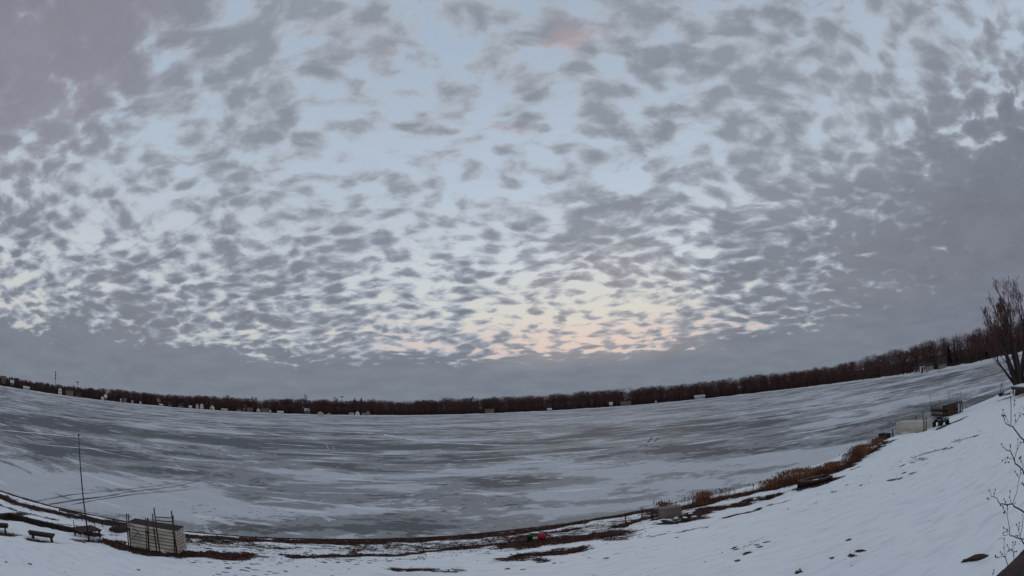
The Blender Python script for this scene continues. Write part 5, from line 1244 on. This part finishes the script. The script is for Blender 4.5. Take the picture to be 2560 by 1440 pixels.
# its stem, just outside the picture
root = onray(2790, 1440, DB); gz = ground(root.x, root.y)
st = [Vector((root.x, root.y, gz - .1)), Vector((root.x - .05, root.y, (gz + root.z) / 2)), onray(2790, 1420, DB), onray(2640, 1330, DB), onray(2620, 1150, DB)]
MB().path(st, [.09, .075, .055, .035, .02], 10).obj('trunk', M_NEARTW, o, True)
for x, y in ((700, 480), (720, 760), (740, 1040), (760, 1330), (700, 1190)):
    p = onray(2400 + x / 3.275, 1000 + y / 3.275, DB); MB().path([p, p.lerp(onray(2640, 1330, DB), .5), onray(2640, 1330, DB)], [.012, .016, .025], 8).obj('branch', M_NEARTW, o, True)
for x, y in ((420, 1500), (450, 1500), (265, 1500)):
    p = onray(2400 + x / 3.275, 1000 + y / 3.275, DB); MB().path([p, p.lerp(st[2], .4) - Vector((0, 0, .15)), st[2] - Vector((0, 0, .3))], [.008, .014, .022], 8).obj('branch', M_NEARTW, o, True)

# ------------------------------------------------------------------ marks on the ice
M_TRACKD = mat('worn_track_ice', (.10, .10, .105), .7, .4, 1.2, .1)
M_RIDGE = mat('drifted_snow_ridge', (.80, .81, .83), .8, .3, .6, .1, col2=(.56, .57, .60))
M_FAINT = mat('faint_packed_track', (.40, .40, .43), .8, .3, 1., .1)
def strip(name, pts, w0, w1, matl, z=.006, hump=0., seed=0, breaks=0.):
    W = [ICE(*p) for p in pts]; Q = []
    for a, b in zip(W[:-1], W[1:]):
        k = max(2, int((b - a).length / max(.25, (a.length) / 250)))
        for i in range(k): Q.append(a.lerp(b, i / k))
    Q.append(W[-1]); n = len(Q); A_ = np.array([[q.x, q.y] for q in Q]); T_ = np.gradient(A_, axis=0); T_ /= np.linalg.norm(T_, axis=1)[:, None] + 1e-9
    N_ = np.stack([-T_[:, 1], T_[:, 0]], -1); s = np.r_[0, np.cumsum(np.linalg.norm(np.diff(A_, axis=0), axis=1))]
    wid = np.interp(s / s[-1], [0, 1], [w0, w1]) * (.35 + 1.3 * fbm(s * .45, s * 0 + seed, 91 + seed, 3)) * np.minimum(1, np.minimum(s, s[-1] - s) / (s[-1] * .08) + .1)
    if breaks: wid = wid * np.clip((fbm(s * .25, s * 0, 95 + seed, 2) - breaks) * 8, 0.02, 1)
    C_ = A_ + N_ * ((fbm(s * .3, s * 0, 97 + seed, 2) - .5) * w0 * .8)[:, None]
    rows = []
    for k, hh in ((-1, 0), (-.5, .8), (0, 1), (.5, .8), (1, 0)):
        rows.append(np.concatenate([C_ + N_ * (wid * k * .5)[:, None], np.full((n, 1), z + hump * hh)], 1))
    V_ = np.stack(rows, 1).reshape(-1, 3); o = np_mesh(name, V_, grid_faces(n, 5)[:, ::-1], matl)
    tag(o, kind='structure'); return o
TR = [[(66, 1258), (100, 1252), (180, 1236), (300, 1225), (440, 1208), (540, 1188)], [(90, 1265), (160, 1255), (230, 1246), (330, 1228), (440, 1216), (560, 1186)], [(180, 1262), (240, 1250), (330, 1236), (480, 1222)], [(120, 1262), (200, 1248), (300, 1236)]]
for i, t in enumerate(TR): strip('snowmobile_track', t, .20, .14, M_TRACKD, .004 + .004 * i, seed=i)
strip('snowmobile_track', [(1592, 1119), (1612, 1112), (1622, 1104), (1630, 1093)], .5, .35, M_TRACKD, .012, seed=7)
strip('snowmobile_track', [(1606, 1118), (1632, 1108), (1642, 1100), (1648, 1092)], .35, .3, M_TRACKD, .012, seed=8)
strip('snowmobile_track', [(802, 1102), (816, 1112), (822, 1122), (812, 1130)], .3, .25, M_FAINT, .012, seed=9)
strip('snowmobile_track', [(828, 1130), (836, 1122), (830, 1114)], .28, .2, M_FAINT, .012, seed=10)
RD = [([(300, 1055), (450, 1064), (640, 1067), (760, 1072), (880, 1081), (960, 1086), (1010, 1095), (1060, 1104), (1150, 1109), (1280, 1114), (1360, 1115)], 3.0, 1.6, 0), ([(640, 1069), (800, 1070), (960, 1071), (1080, 1064), (1210, 1056)], 2.2, 2.2, .3), ([(1560, 1080), (1700, 1066), (1850, 1054), (2000, 1035), (2150, 1010), (2300, 985)], 1.2, 1.2, .3),
      ([(660, 1081), (740, 1095), (800, 1098)], .9, .7, .2), ([(0, 1018), (60, 1028), (160, 1043), (260, 1050), (420, 1060)], 1.8, 1.4, .35), ([(70, 1108), (180, 1118), (300, 1127), (390, 1128)], .7, .6, .25), ([(0, 1074), (120, 1086), (200, 1094)], .8, .8, .2), ([(1160, 1150), (1300, 1141), (1480, 1128), (1650, 1104)], .7, .7, .36), ([(1860, 1100), (2020, 1080), (2180, 1048)], .8, .7, .36)]
for i, (t, w0, w1, bk) in enumerate(RD): strip('snow_ridge', t, w0, w1, M_RIDGE, .004, .05, seed=20 + i, breaks=bk)
